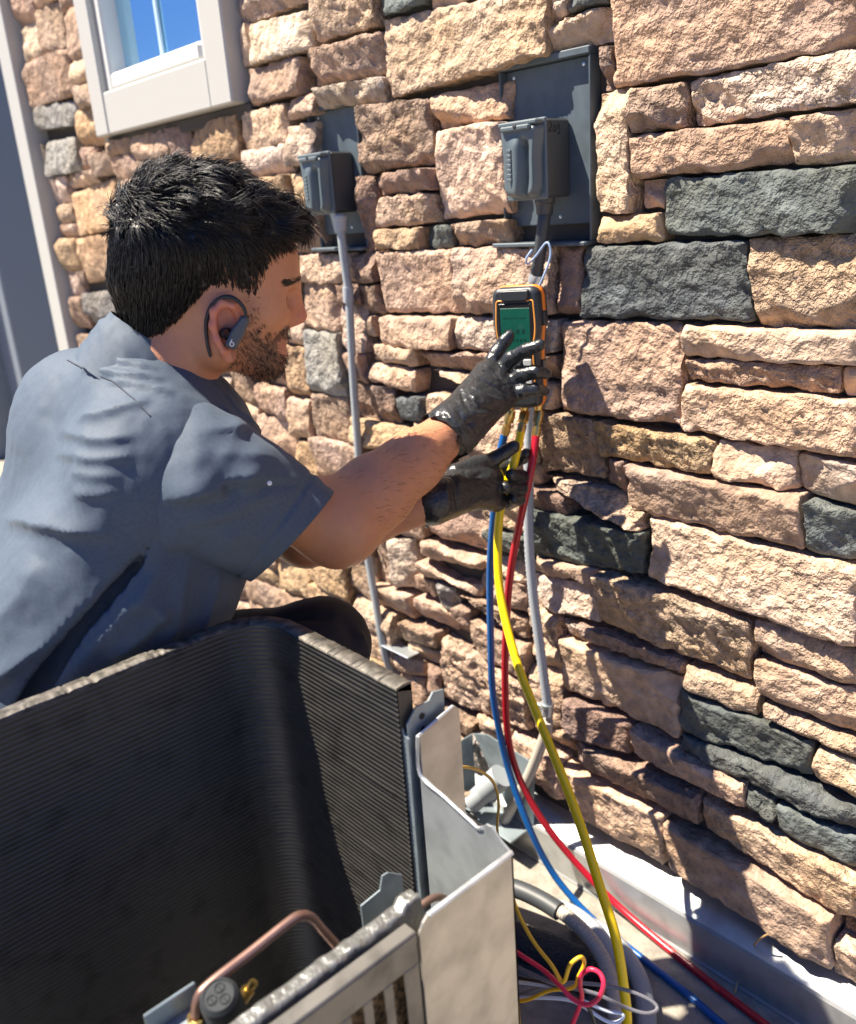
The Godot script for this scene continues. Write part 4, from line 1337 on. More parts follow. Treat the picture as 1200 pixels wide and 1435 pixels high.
	strand("wire_white", "white wire with a bare folded end beside the red ring", "wire", M.wire_white, [Vector3(-0.536, -0.860, 0.64), Vector3(-0.541, -0.880, 0.60), Vector3(-0.5550, -0.8400, 0.5891), Vector3(-0.4878, -0.8078, 0.5676), Vector3(-0.4582, -0.8145, 0.5534), Vector3(-0.4361, -0.8281, 0.5352), Vector3(-0.4252, -0.8320, 0.5247), Vector3(-0.4227, -0.8365, 0.5242), Vector3(-0.4273, -0.8410, 0.5319), Vector3(-0.4369, -0.8365, 0.5405), Vector3(-0.4691, -0.8240, 0.5547), Vector3(-0.5115, -0.8351, 0.5770), Vector3(-0.5517, -0.8553, 0.5934), Vector3(-0.546, -0.930, 0.60), Vector3(-0.541, -0.930, 0.64)], 0.0019)
	strand("wire_black", "black wire fanning towards the ground below the red ring", "wire", M.wire_black, [Vector3(-0.548, -0.870, 0.64), Vector3(-0.553, -0.890, 0.60), Vector3(-0.5582, -0.8247, 0.5847), Vector3(-0.5197, -0.8094, 0.5808), Vector3(-0.4830, -0.8024, 0.5673), Vector3(-0.4540, -0.8118, 0.5551), Vector3(-0.4456, -0.8417, 0.5452), Vector3(-0.4440, -0.8969, 0.5402), Vector3(-0.4742, -0.9680, 0.5641), Vector3(-0.54, -1.02, 0.6), Vector3(-0.54, -1.02, 0.64)], 0.0019)
	strand("loop_wire_yellow", "thin yellow wire arching over the notch of the condenser side panel", "wire", M.wire_ochre, [Vector3(-0.6330, -0.6373, 0.5800), Vector3(-0.6347, -0.6179, 0.5800), Vector3(-0.6438, -0.6140, 0.5600), Vector3(-0.6493, -0.6239, 0.5300), Vector3(-0.6705, -0.6658, 0.4800), Vector3(-0.6969, -0.7242, 0.4300), Vector3(-0.7294, -0.7956, 0.3900), Vector3(-0.7649, -0.8756, 0.3600), Vector3(-0.8003, -0.9737, 0.3200)], 0.0021)
	strand("straw", "dry grass stalk standing at the foot of the wall", "dry stalk", M.straw, [Vector3(-0.5357, -1.2670, 0.0514), Vector3(-0.5420, -1.2500, 0.0256), Vector3(-0.5377, -1.2150, 0.0064), Vector3(-0.5134, -1.1548, 0.0300), Vector3(-0.4979, -1.1308, 0.0300)], 0.0016)

# ------------------------------------------------------------------ smooth bodies: distance fields meshed with surface nets
# a primitive is [kind, a, b, ra, rb, k, sign, centre, reach]; kind 0 tapered capsule, 1 ellipsoid (a centre, b radii, basis in ra)
func cone(a: Vector3, b: Vector3, ra: float, rb: float, k := 0.02, sgn := 1) -> Array:
	return [0, a, b, ra, rb, k, sgn, (a + b) * 0.5, a.distance_to(b) * 0.5 + maxf(ra, rb)]

func egg(c: Vector3, r: Vector3, bas := Basis.IDENTITY, k := 0.02, sgn := 1) -> Array:
	return [1, c, r, bas.transposed(), 0.0, k, sgn, c, maxf(r.x, maxf(r.y, r.z))]

func prim_dist(q: Array, p: Vector3) -> float:
	if q[0] == 0:
		var a: Vector3 = q[1]
		var ba: Vector3 = q[2] - a
		var pa := p - a
		var t := clampf(pa.dot(ba) / maxf(ba.length_squared(), 1e-12), 0.0, 1.0)
		return (pa - ba * t).length() - lerpf(q[3], q[4], t)
	var l: Vector3 = (q[3] as Basis) * (p - (q[1] as Vector3))
	var r: Vector3 = q[2]
	var k0 := (l / r).length()
	var k1 := (l / (r * r)).length()
	return k0 * (k0 - 1.0) / maxf(k1, 1e-9)

func field(ps: Array, p: Vector3) -> float:
	var d := 1.0
	for q in ps:
		var e := prim_dist(q, p)
		var k: float = q[5]
		if q[6] > 0:
			var h := maxf(k - absf(d - e), 0.0) / k
			d = minf(d, e) - h * h * k * 0.25
		else:
			var h := maxf(k - absf(d + e), 0.0) / k
			d = maxf(d, -e) + h * h * k * 0.25
	return d

func trace(ps: Array, dir: Vector3, from := Vector3(0, 0, 1.12)) -> Vector3:
	# the first point of a body along a direction
	var t := 0.3
	for i in 120:
		var d := field(ps, from + dir * t)
		if d < 0.0004:
			break
		t += d * 0.8
		if t > 4.0:
			break
	return from + dir * t

func net(mb: MB, ps: Array, cell: float, skin := false) -> void:
	var lo := Vector3(1e9, 1e9, 1e9)
	var hi := -lo
	for q in ps:
		if q[6] > 0:
			var r: float = q[8] + q[5] * 0.3
			lo = lo.min(q[7] - Vector3(r, r, r))
			hi = hi.max(q[7] + Vector3(r, r, r))
	lo -= Vector3.ONE * cell * 2.0
	var B := 8
	var bs := cell * B
	var nb := Vector3i(((hi - lo) / bs).ceil()) + Vector3i.ONE
	var half := bs * 0.5 * sqrt(3.0)
	var N := B + 1
	var id := {}
	var NX := nb.x * B + 2
	var NY := nb.y * B + 2
	var edges := []
	for bz in nb.z:
		for by in nb.y:
			for bx in nb.x:
				var o := lo + Vector3(bx, by, bz) * bs
				var c := o + Vector3.ONE * bs * 0.5
				var near := []
				var any := false
				for q in ps:
					var dist: float = c.distance_to(q[7]) - q[8]
					if dist < half + q[5] * 1.7 + 0.012:
						near.append(q)
						if q[6] > 0:
							any = true
				if not any:
					continue
				var dc := field(near, c)
				if absf(dc) > half * 1.7:
					continue
				var f := PackedFloat32Array()
				f.resize(N * N * N)
				var mn := 1e9
				var mx := -1e9
				var at := 0
				for z in N:
					for y in N:
						for x in N:
							var d := field(near, o + Vector3(x, y, z) * cell)
							f[at] = d
							at += 1
							mn = minf(mn, d)
							mx = maxf(mx, d)
				if mn > 0.0 or mx < 0.0:
					continue
				for z in B:
					for y in B:
						for x in B:
							var i0 := (z * N + y) * N + x
							var v := [f[i0], f[i0 + 1], f[i0 + N], f[i0 + N + 1], f[i0 + N * N], f[i0 + N * N + 1], f[i0 + N * N + N], f[i0 + N * N + N + 1]]
							var inside := 0
							for s in v:
								if s < 0.0:
									inside += 1
							if inside == 0 or inside == 8:
								continue
							var sum := Vector3.ZERO
							var cnt := 0
							for e in EDGE:
								var a: float = v[e[0]]
								var b: float = v[e[1]]
								if (a < 0.0) != (b < 0.0):
									var t := a / (a - b)
									sum += Vector3(e[0] & 1, (e[0] >> 1) & 1, e[0] >> 2).lerp(Vector3(e[1] & 1, (e[1] >> 1) & 1, e[1] >> 2), t)
									cnt += 1
							var p := o + (Vector3(x, y, z) + sum / cnt) * cell
							var gx := bx * B + x
							var gy := by * B + y
							var gz := bz * B + z
							var key := (gz * NY + gy) * NX + gx
							id[key] = mb.vertc(p, skin_tone(p) if skin else Color(1, 1, 1))
							# edges that start at this cell's corner 0
							var s0: bool = v[0] < 0.0
							if s0 != (v[1] < 0.0):
								edges.append([key, 0, s0])
							if s0 != (v[2] < 0.0):
								edges.append([key, 1, s0])
							if s0 != (v[4] < 0.0):
								edges.append([key, 2, s0])
	for e in edges:
		var key: int = e[0]
		var d1 := NX if e[1] == 0 else (NX * NY if e[1] == 1 else 1)
		var d2 := NX * NY if e[1] == 0 else (1 if e[1] == 1 else NX)
		var a = id.get(key)
		var b = id.get(key - d1)
		var c = id.get(key - d1 - d2)
		var d = id.get(key - d2)
		if a == null or b == null or c == null or d == null:
			continue
		if e[2]:
			mb.quad(a, b, c, d)
		else:
			mb.quad(a, d, c, b)

const EDGE := [[0, 1], [2, 3], [4, 5], [6, 7], [0, 2], [1, 3], [4, 6], [5, 7], [0, 4], [1, 5], [2, 6], [3, 7]]

func fold_at(p: Vector3, folds: Array) -> float:
	# folds: [points, width above, width below, height, reach]; a sharp crest with one soft and one steep flank
	var out := 0.0
	for f in folds:
		if p.distance_squared_to(f[4]) > f[5]:
			continue
		var pts: Array = f[0]
		var best := 1e9
		var along := 0.0
		var at := Vector3.ZERO
		var n := pts.size() - 1
		for i in n:
			var a: Vector3 = pts[i]
			var ba: Vector3 = pts[i + 1] - a
			var t := clampf((p - a).dot(ba) / maxf(ba.length_squared(), 1e-9), 0.0, 1.0)
			var c := a + ba * t
			var d := (p - c).length_squared()
			if d < best:
				best = d
				along = (i + t) / n
				at = c
		var side := (p - at).dot(CAM_Y)
		var w: float = lerpf(f[2], f[1], smoothstep(-0.002, 0.002, side))
		var e := sqrt(best) / w
		if e < 4.0:
			out += float(f[3]) * exp(-pow(e, 1.35)) * smoothstep(0.0, 0.3, along) * (1.0 - smoothstep(0.7, 1.0, along))
	return out

func creases(ps: Array, list: Array) -> Array:
	# places crease lines on a body; each entry is [directions, width above, width below, height]
	var out := []
	for f in list:
		var ctrl := pts_on(ps, f[0])
		var line := Array(spline(ctrl, 4))
		var c := Vector3.ZERO
		for q in line:
			c += q
		c /= line.size()
		var r := 0.0
		for q in line:
			r = maxf(r, c.distance_to(q))
		r += maxf(f[1], f[2]) * 4.0
		out.append([line, f[1], f[2], f[3], c, r * r])
	return out

# ------------------------------------------------------------------ the technician
const CAM_X := Vector3(0.6735, -0.0668, -0.7361)
const CAM_Y := Vector3(-0.1995, 0.9425, -0.2681)
var HX := Transform3D.IDENTITY

func L(x: float, y: float, z := 0.0) -> Vector3:
	# a point of the head: x forwards, y up, z to his right
	return HX * Vector3(x, y, z)

func head_prims() -> Array:
	var b := HX.basis
	var ps := [
		egg(L(-0.002, 0.018), Vector3(0.093, 0.082, 0.074), b, 0.02),
		egg(L(0.042, -0.03), Vector3(0.052, 0.08, 0.056), b, 0.04),
		cone(L(0.06, 0.02, 0.0), L(0.066, -0.02, 0.0), 0.03, 0.03, 0.03),
		cone(L(-0.06, -0.135), L(-0.022, -0.06), 0.056, 0.054, 0.035),
		cone(L(-0.085, -0.2), L(-0.06, -0.135), 0.066, 0.056, 0.03),
	]
	for s in [-1.0, 1.0]:
		ps.append(cone(L(0.008, -0.085, 0.047 * s), L(0.058, -0.106, 0.014 * s), 0.018, 0.017, 0.03))
		ps.append(cone(L(0.005, -0.05, 0.054 * s), L(0.008, -0.085, 0.049 * s), 0.017, 0.017, 0.025))
		ps.append(egg(L(0.058, -0.045, 0.036 * s), Vector3(0.022, 0.018, 0.018), b, 0.025))
		ps.append(cone(L(0.083, -0.012, 0.032 * s), L(0.09, -0.008, 0.008 * s), 0.009, 0.008, 0.014))
		ps.append(egg(L(0.094, -0.029, 0.031 * s), Vector3(0.013, 0.011, 0.014), b, 0.012, -1))
		ps.append(egg(L(0.073, -0.028, 0.031 * s), Vector3(0.0125, 0.0095, 0.0125), b, 0.006))
		ps.append(egg(L(0.094, -0.0565, 0.0095 * s), Vector3(0.0095, 0.0065, 0.006), b, 0.007))
	ps.append(cone(L(0.087, -0.012), L(0.1065, -0.0495), 0.0085, 0.009, 0.014))
	ps.append(cone(L(0.068, -0.105), L(0.07, -0.112), 0.016, 0.014, 0.02))
	ps.append(egg(L(0.07, -0.085), Vector3(0.018, 0.022, 0.026), b, 0.02))
	ps.append(egg(L(0.0835, -0.0795), Vector3(0.0075, 0.0055, 0.018), b, 0.006))
	ps.append(egg(L(0.0815, -0.0925), Vector3(0.0075, 0.006, 0.016), b, 0.006))
	ps.append(cone(L(0.096, -0.086, -0.02), L(0.096, -0.086, 0.02), 0.005, 0.005, 0.006, -1))
	return ps

func ear_prims(s: float) -> Array:
	# one ear: rim, lobe and hollow
	var ps := []
	var z := 0.071 * s
	var rim := [Vector2(0.026, -0.066), Vector2(0.027, -0.05), Vector2(0.02, -0.039), Vector2(0.008, -0.037), Vector2(-0.001, -0.046), Vector2(-0.002, -0.062), Vector2(0.003, -0.078), Vector2(0.009, -0.089)]
	for i in rim.size() - 1:
		var za := z + s * (0.010 if i > 1 else 0.004)
		ps.append(cone(L(rim[i].x, rim[i].y, za), L(rim[i + 1].x, rim[i + 1].y, z + s * (0.010 if i > 0 else 0.006)), 0.0042, 0.0042, 0.005))
	ps.append(egg(L(0.012, -0.062, z - s * 0.002), Vector3(0.016, 0.028, 0.0075), HX.basis, 0.006))
	ps.append(egg(L(0.016, -0.094, z + s * 0.004), Vector3(0.0085, 0.0095, 0.005), HX.basis, 0.008))
	ps.append(egg(L(0.015, -0.064, z + s * 0.011), Vector3(0.009, 0.016, 0.008), HX.basis, 0.005, -1))
	return ps

func skin_tone(p: Vector3) -> Color:
	var q := HX.affine_inverse() * p
	var m := 1.0 + 0.07 * nz.get_noise_3d(p.x * 22.0, p.y * 22.0, p.z * 22.0) + 0.05 * nz2.get_noise_3d(p.x * 120.0, p.y * 120.0, p.z * 120.0)
	var c := Color(0.47 * m, 0.212 * m, 0.115 * m)
	if q.length() < 0.22:
		# ears, nose and cheeks are redder; the beard's roots darken jaw and lip
		var red := exp(-pow(Vector2(q.x - 0.01, q.y + 0.062).length() / 0.035, 2.0)) * smoothstep(0.066, 0.078, absf(q.z)) + 0.7 * exp(-pow((q - Vector3(0.1, -0.045, 0)).length() / 0.02, 2.0))
		c = c.lerp(Color(0.5 * m, 0.155 * m, 0.105 * m), clampf(red, 0.0, 0.8))
		var bd := beard_at(q)
		c = c.lerp(Color(0.07, 0.04, 0.03), bd * 0.8)
		var lips := exp(-pow((Vector2(q.x, q.y) - Vector2(0.085, -0.086)).length() / 0.009, 2.0))
		c = c.lerp(Color(0.36, 0.13, 0.1), lips * 0.7)
	return c

func beard_at(q: Vector3) -> float:
	# how thick the beard grows at a point of the head
	var line := Geometry2D.get_closest_point_to_segment(Vector2(q.x, q.y), Vector2(0.036, -0.04), Vector2(0.03, -0.075))
	var side := 1.0 - smoothstep(0.008, 0.02, Vector2(q.x, q.y).distance_to(line))
	var jl := Geometry2D.get_closest_point_to_segment(Vector2(q.x, q.y), Vector2(0.03, -0.085), Vector2(0.072, -0.112))
	var jaw := 1.0 - smoothstep(0.016, 0.034, Vector2(q.x, q.y).distance_to(jl) + 0.01 * nz2.get_noise_2d(q.x * 90.0, q.y * 90.0))
	var lip := (1.0 - smoothstep(0.006, 0.012, Vector2(q.x, q.y).distance_to(Geometry2D.get_closest_point_to_segment(Vector2(q.x, q.y), Vector2(0.088, -0.071), Vector2(0.07, -0.088))))) * 0.9
	if absf(q.z) > 0.06 and q.x < 0.03:
		side = 0.0
	if Vector2(q.x - 0.084, q.y + 0.086).length() < 0.009 and q.x > 0.074:
		return 0.0
	return clampf(maxf(side * 0.22, maxf(jaw * (0.55 + 0.45 * smoothstep(0.03, 0.065, q.x)), lip)), 0.0, 1.0) * (0.0 if q.x < 0.018 else 1.0)

const HAIRLINE := [Vector2(0.125, 0.052), Vector2(0.096, 0.038), Vector2(0.0885, 0.022), Vector2(0.079, 0.004), Vector2(0.072, -0.02), Vector2(0.062, -0.042), Vector2(0.05, -0.06), Vector2(0.044, -0.068), Vector2(0.037, -0.058), Vector2(0.034, -0.044), Vector2(0.02, -0.036), Vector2(0.004, -0.036), Vector2(-0.008, -0.05), Vector2(-0.018, -0.066), Vector2(-0.03, -0.076), Vector2(-0.048, -0.088), Vector2(-0.075, -0.096), Vector2(-0.11, -0.094), Vector2(-0.2, -0.09), Vector2(-0.2, 0.2), Vector2(0.2, 0.2), Vector2(0.2, 0.07)]

func hairline_gap(q: Vector2) -> float:
	# how far a point of the side view lies from the hairline
	var best := 1.0
	for i in range(3, 18):
		best = minf(best, q.distance_to(Geometry2D.get_closest_point_to_segment(q, HAIRLINE[i], HAIRLINE[i + 1])))
	return best

func hair_prims() -> Array:
	var b := HX.basis
	return [
		egg(L(-0.008, 0.028), Vector3(0.097, 0.088, 0.083), b, 0.02),
		egg(L(-0.044, 0.016), Vector3(0.062, 0.085, 0.08), b, 0.03),
		cone(L(-0.058, -0.03, 0.02), L(-0.06, -0.075, 0.018), 0.05, 0.036, 0.03),
		cone(L(-0.058, -0.03, -0.02), L(-0.06, -0.075, -0.018), 0.05, 0.036, 0.03),
		cone(L(0.01, 0.066, 0.045), L(0.064, 0.05, 0.032), 0.033, 0.025, 0.03),
		cone(L(0.01, 0.07, -0.03), L(0.068, 0.052, -0.02), 0.036, 0.026, 0.03),
		cone(L(0.076, 0.05, 0.03), L(0.09, 0.045, -0.02), 0.021, 0.02, 0.025),
		egg(L(0.035, 0.0, 0.0), Vector3(0.046, 0.07, 0.073), b, 0.02),
	]

func build_person() -> void:
	var rd := Vector3(-0.8754, -0.0454, -0.4812)
	var up0 := (CAM_Y - rd * CAM_Y.dot(rd)).normalized()
	var right0 := rd.cross(up0).normalized()
	var yaw := 0.06
	HX = Transform3D(Basis(right0 * cos(yaw) + rd * sin(yaw), up0, -rd * cos(yaw) + right0 * sin(yaw)), Vector3(-0.9623, -0.0499, 0.5910))
	var man := thing("person", "man in slate blue short sleeved shirt squatting and reaching with black gloved hand", "person")
	var neck_b := Vector3(-0.9983, -0.1634, 0.6598)
	var shr := Vector3(-0.9242, -0.2557, 0.7041)
	var elr := Vector3(-0.8718, -0.3715, 0.5119)
	var wrr := Vector3(-0.8860, -0.3007, 0.2899)
	var shl := Vector3(-1.1676, -0.2336, 0.6494)
	var ell := Vector3(-0.9998, -0.4270, 0.4786)
	var wrl := Vector3(-0.9027, -0.4022, 0.3222)
	# --- body: head, neck, chest and bare arms are one surface
	var mb := MB.new()
	var head := head_prims()
	net(mb, head, 0.0027, true)
	net(mb, ear_prims(1.0), 0.0016, true)
	net(mb, ear_prims(-1.0), 0.002, true)
	var arms := [
		cone(neck_b, (shr + shl) * 0.5 + Vector3(0, -0.03, -0.02), 0.052, 0.06, 0.04), cone(shr + Vector3(-0.02, -0.03, 0), shl + Vector3(0.02, -0.03, 0), 0.042, 0.042, 0.03),
		cone(shr, elr, 0.052, 0.0445, 0.03), egg(elr + CAM_Y * -0.006, Vector3(0.046, 0.048, 0.046), Basis.IDENTITY, 0.03),
		cone(elr, elr.lerp(wrr, 0.3), 0.046, 0.0455, 0.03), cone(elr.lerp(wrr, 0.3), elr.lerp(wrr, 0.62), 0.0455, 0.0375, 0.03), cone(elr.lerp(wrr, 0.62), wrr.lerp(Vector3(-0.8900, -0.2612, 0.2012), 0.3), 0.0375, 0.029, 0.03),
		cone(shl, ell, 0.05, 0.042, 0.03), cone(ell, ell.lerp(wrl, 0.35), 0.043, 0.041, 0.03), cone(ell.lerp(wrl, 0.35), wrl, 0.041, 0.028, 0.03),
		cone((shr + shl) * 0.5 + Vector3(0, -0.05, -0.02), Vector3(-1.1130, -0.6296, 0.8437), 0.07, 0.09, 0.05),
	]
	net(mb, arms, 0.006, true)
	obj("body", mb, M.skin, man)
	# fine dark hair on the forearm
	var hairs := MB.new()
	var rh := RandomNumberGenerator.new()
	rh.seed = 5
	for i in 600:
		var t := rh.randf_range(0.08, 0.9)
		var c := elr.lerp(wrr, t)
		var ax2 := (wrr - elr).normalized()
		var o := Vector3(rh.randfn(), rh.randfn(), rh.randfn())
		o = (o - ax2 * o.dot(ax2)).normalized()
		var p := c + o * 0.07
		for k in 7:
			p -= o * field(arms, p) * 0.95
		tuft(hairs, p, (ax2 * 0.75 - CAM_Y * 0.35 + o * rh.randf_range(0.1, 0.4) + Vector3(rh.randfn(), rh.randfn(), rh.randfn()) * 0.18).normalized(), o, rh.randf_range(0.006, 0.012), 0.0001, -o * 0.4, Color(1, 1, 1), 2)
	obj("arm_hair", hairs, M.arm_hair, man).set_meta("kind", "stuff")
	build_eyes(man)
	build_hair(man, head)
	build_shirt(man, neck_b, shr, shl)
	build_right_glove(man, wrr)
	build_left_glove(man, wrl)
	build_trousers(man)
	build_earphone()

func build_eyes(man: Node3D) -> void:
	for s in [1.0, -1.0]:
		var mb := MB.new()
		lathe(mb, L(0.0752, -0.0285, 0.031 * s), HX.basis * Vector3(1, 0, 0.12 * s), [[-0.009, 0.0], [-0.006, 0.0085], [0.0, 0.0112], [0.006, 0.0095], [0.009, 0.006]], 16)
		var e := obj("eye", mb, M.button_white, man)
		mb = MB.new()
		lathe(mb, L(0.0752, -0.0285, 0.031 * s), HX.basis * Vector3(1, 0, 0.12 * s), [[0.009, 0.0062], [0.0112, 0.0]], 14)
		obj("iris", mb, M.ink, e)

func tuft(mb: MB, root: Vector3, dir: Vector3, nor: Vector3, len: float, wid: float, curl: Vector3, c: Color, seg := 3) -> void:
	# one lock: a tapering three-sided blade that bends
	var s := mb.v.size()
	var p := root
	var d := dir
	for i in seg + 1:
		var t := float(i) / seg
		var w := wid * (1.0 - t) * (0.75 + 0.6 * t) + 0.00012
		var side := d.cross(nor).normalized()
		var up := side.cross(d).normalized()
		mb.vertc(p - side * w, c)
		mb.vertc(p + up * w * 0.8, c)
		mb.vertc(p + side * w, c)
		d = (d + curl / seg).normalized()
		p += d * len / seg
	for i in seg:
		for k in 3:
			var k2 := (k + 1) % 3
			var a := s + i * 3
			mb.quad(a + k, a + 3 + k, a + 3 + k2, a + k2)

func build_hair(man: Node3D, head: Array) -> void:
	var hp := hair_prims()
	var line := PackedVector2Array(HAIRLINE)
	var raw := MB.new()
	net(raw, hp, 0.004)
	# waves: the mass of hair on top is lifted and parted unevenly
	var inv0 := HX.affine_inverse()
	var rn := raw.normals()
	for i in raw.v.size():
		var q := inv0 * raw.v[i]
		var hi := smoothstep(0.015, 0.06, q.y)
		var wave := -0.002 + 0.0075 * nz2.get_noise_3d(q.x * 26.0, q.y * 26.0, q.z * 40.0) + 0.005 * nz2.get_noise_3d(q.x * 60.0 + 3.0, q.y * 60.0, q.z * 75.0)
		raw.v[i] += rn[i] * (wave * hi + 0.004 * smoothstep(0.05, 0.09, q.x) * hi)
	# the cap under the locks: hair field cut at the hairline
	var inv := HX.affine_inverse()
	var mb := MB.new()
	var map := {}
	var n0 := raw.normals()
	for i in range(0, raw.ix.size(), 3):
		var ok := true
		for k in 3:
			var q := inv * raw.v[raw.ix[i + k]]
			if not Geometry2D.is_point_in_polygon(Vector2(q.x, q.y), line):
				ok = false
		if not ok:
			continue
		var f := []
		for k in 3:
			var a := raw.ix[i + k]
			if not map.has(a):
				var p := raw.v[a]
				var q := inv * p
				var sink := 0.005 + 0.004 * nz.get_noise_3d(q.x * 60.0, q.y * 60.0, q.z * 60.0)
				sink += 0.007 * (1.0 - smoothstep(0.0, 0.02, hairline_gap(Vector2(q.x, q.y)))) * (1.0 - smoothstep(0.0, 0.03, q.y))
				map[a] = mb.vertc(p - n0[a] * sink, Color(1, 1, 1))
			f.append(map[a])
		mb.tri(f[0], f[1], f[2])
	# locks: out of a whorl at the back, forwards over the top, down the sides
	var whorl := Vector3(-0.062, 0.055, 0.03)
	var rg := RandomNumberGenerator.new()
	rg.seed = 99
	var nv := raw.v.size()
	for i in 26000:
		var a := rg.randi_range(0, nv - 1)
		var p := raw.v[a] + Vector3(rg.randfn(0, 0.0015), rg.randfn(0, 0.0015), rg.randfn(0, 0.0015))
		var q := inv * p
		var gap := hairline_gap(Vector2(q.x, q.y))
		var fade := 1.0
		if not Geometry2D.is_point_in_polygon(Vector2(q.x, q.y), line):
			if gap > 0.01 or q.y > 0.0 or rg.randf() < 0.35 + gap * 60.0:
				continue
			fade = 0.3
		elif q.y < 0.02:
			fade = lerpf(0.35, 1.0, smoothstep(0.0, 0.03, gap))
		var nl := inv.basis * n0[a]
		var flow := Vector3(q.x, q.y, q.z) - whorl
		var high := smoothstep(0.0, 0.06, q.y)
		# low down the hair lies downwards and a little back; on top it sweeps forwards in waves
		var away := flow.normalized()
		var d := away * 0.9 + Vector3(0.8, 0.1, 0.0) * high + Vector3(-0.3 if q.x < 0.03 else 0.15, -1.3, 0.0) * (1.0 - high)
		var cl := nz2.get_noise_3d(q.x * 34.0, q.y * 34.0, q.z * 34.0)
		var cm := nz2.get_noise_3d(q.x * 80.0 + 5.0, q.y * 80.0, q.z * 80.0)
		d += Vector3(cl * 0.4 + cm * 0.4, -cl * 1.0, cl * 1.1 + cm * 0.6) * high
		d += Vector3(rg.randfn(0, 0.12), rg.randfn(0, 0.12), rg.randfn(0, 0.12))
		d = (d - nl * d.dot(nl)).normalized()
		var lift := lerpf(0.06, 0.26 + 0.2 * cm, high) + rg.randf_range(-0.04, 0.06)
		d = (d + nl * lift).normalized()
		var ln := lerpf(0.014, 0.026, high) * rg.randf_range(0.75, 1.2) * fade
		var curl := -nl * (lift * 1.6 + 0.25) + Vector3(0.0, -0.1, 0.0) + Vector3(cm, -cl, cm) * 0.5 * high
		var tone := rg.randf_range(0.7, 1.4)
		var wd := rg.randf_range(0.0004, 0.001)
		tuft(mb, p - n0[a] * lerpf(0.0085, 0.003, smoothstep(0.3, 1.0, fade)), HX.basis * d, n0[a], ln, wd * lerpf(0.6, 1.0, fade), HX.basis * curl, Color(tone * 1.05, tone, tone), 4)
	# longer tousled locks over the top, each a handful of hairs that share one bend
	for i in 520:
		var a := rg.randi_range(0, nv - 1)
		var q := inv * raw.v[a]
		if q.y < 0.05 or q.x < -0.075 or absf(q.z) > 0.07:
			continue
		var nl := inv.basis * n0[a]
		var d := Vector3(0.8, 0.1, 0.0) + (q - whorl).normalized() * 0.5 + Vector3(rg.randfn(0, 0.35), 0, rg.randfn(0, 0.5))
		d = (d - nl * d.dot(nl)).normalized()
		d = (d + nl * rg.randf_range(0.28, 0.55)).normalized()
		var curl := -nl * rg.randf_range(0.9, 1.7) + Vector3(rg.randfn(0, 0.3), 0, rg.randfn(0, 0.7))
		var ln := rg.randf_range(0.022, 0.036)
		var tone := rg.randf_range(0.8, 1.6)
		for k in 7:
			var off := Vector3(rg.randfn(0, 0.0016), rg.randfn(0, 0.001), rg.randfn(0, 0.0016))
			tuft(mb, raw.v[a] + HX.basis * off - n0[a] * 0.003, HX.basis * (d + Vector3(rg.randfn(0, 0.07), rg.randfn(0, 0.07), rg.randfn(0, 0.07))).normalized(), n0[a], ln * rg.randf_range(0.85, 1.1), rg.randf_range(0.0004, 0.0008), HX.basis * curl, Color(tone, tone, tone * 1.05), 5)
	obj("hair", mb, M.hair, man)
	# beard, eyebrows and moustache: short curled hairs rooted on the skin
	var skin := MB.new()
	net(skin, head, 0.005)
	var sn := skin.normals()
	mb = MB.new()
	var made := 0
	for i in 75000:
		var a := rg.randi_range(0, skin.v.size() - 1)
		var p := skin.v[a] + Vector3(rg.randfn(0, 0.002), rg.randfn(0, 0.002), rg.randfn(0, 0.002))
		var q := inv * p
		if rg.randf() > beard_at(q) * 0.9:
			continue
		var nl := inv.basis * sn[a]
		var d := (Vector3(0.35, -1.0, 0.0) + Vector3(rg.randfn(0, 0.45), rg.randfn(0, 0.4), rg.randfn(0, 0.45)))
		d = (d - nl * d.dot(nl)).normalized() + nl * rg.randf_range(0.3, 0.8)
		tuft(mb, p - sn[a] * 0.0008, HX.basis * d.normalized(), sn[a], rg.randf_range(0.003, 0.007), 0.00026, HX.basis * Vector3(rg.randfn(0, 0.6), rg.randfn(0, 0.6), rg.randfn(0, 0.6)), Color(1, 1, 1), 2)
		made += 1
	obj("beard", mb, M.beard, man)
	for s in [1.0, -1.0]:
		mb = MB.new()
		for i in 260:
			var t := rg.randf()
			var base := Vector3(lerpf(0.074, 0.0985, t), lerpf(-0.012, -0.0045, t) + rg.randfn(0, 0.0016), s * lerpf(0.044, 0.01, t))
			var c := HX * base
			for it in 6:
				c -= HX.basis * Vector3(0.6, 0.0, s * 0.35).normalized() * field(head, c)
			tuft(mb, c, HX.basis * Vector3(-0.8, 0.15 + rg.randfn(0, 0.2), s * 0.6).normalized(), HX.basis * Vector3(0.8, 0, s * 0.5), rg.randf_range(0.006, 0.01), 0.0006, HX.basis * Vector3(0, -0.3, 0), Color(1, 1, 1), 2)
		obj("eyebrow", mb, M.beard, man)

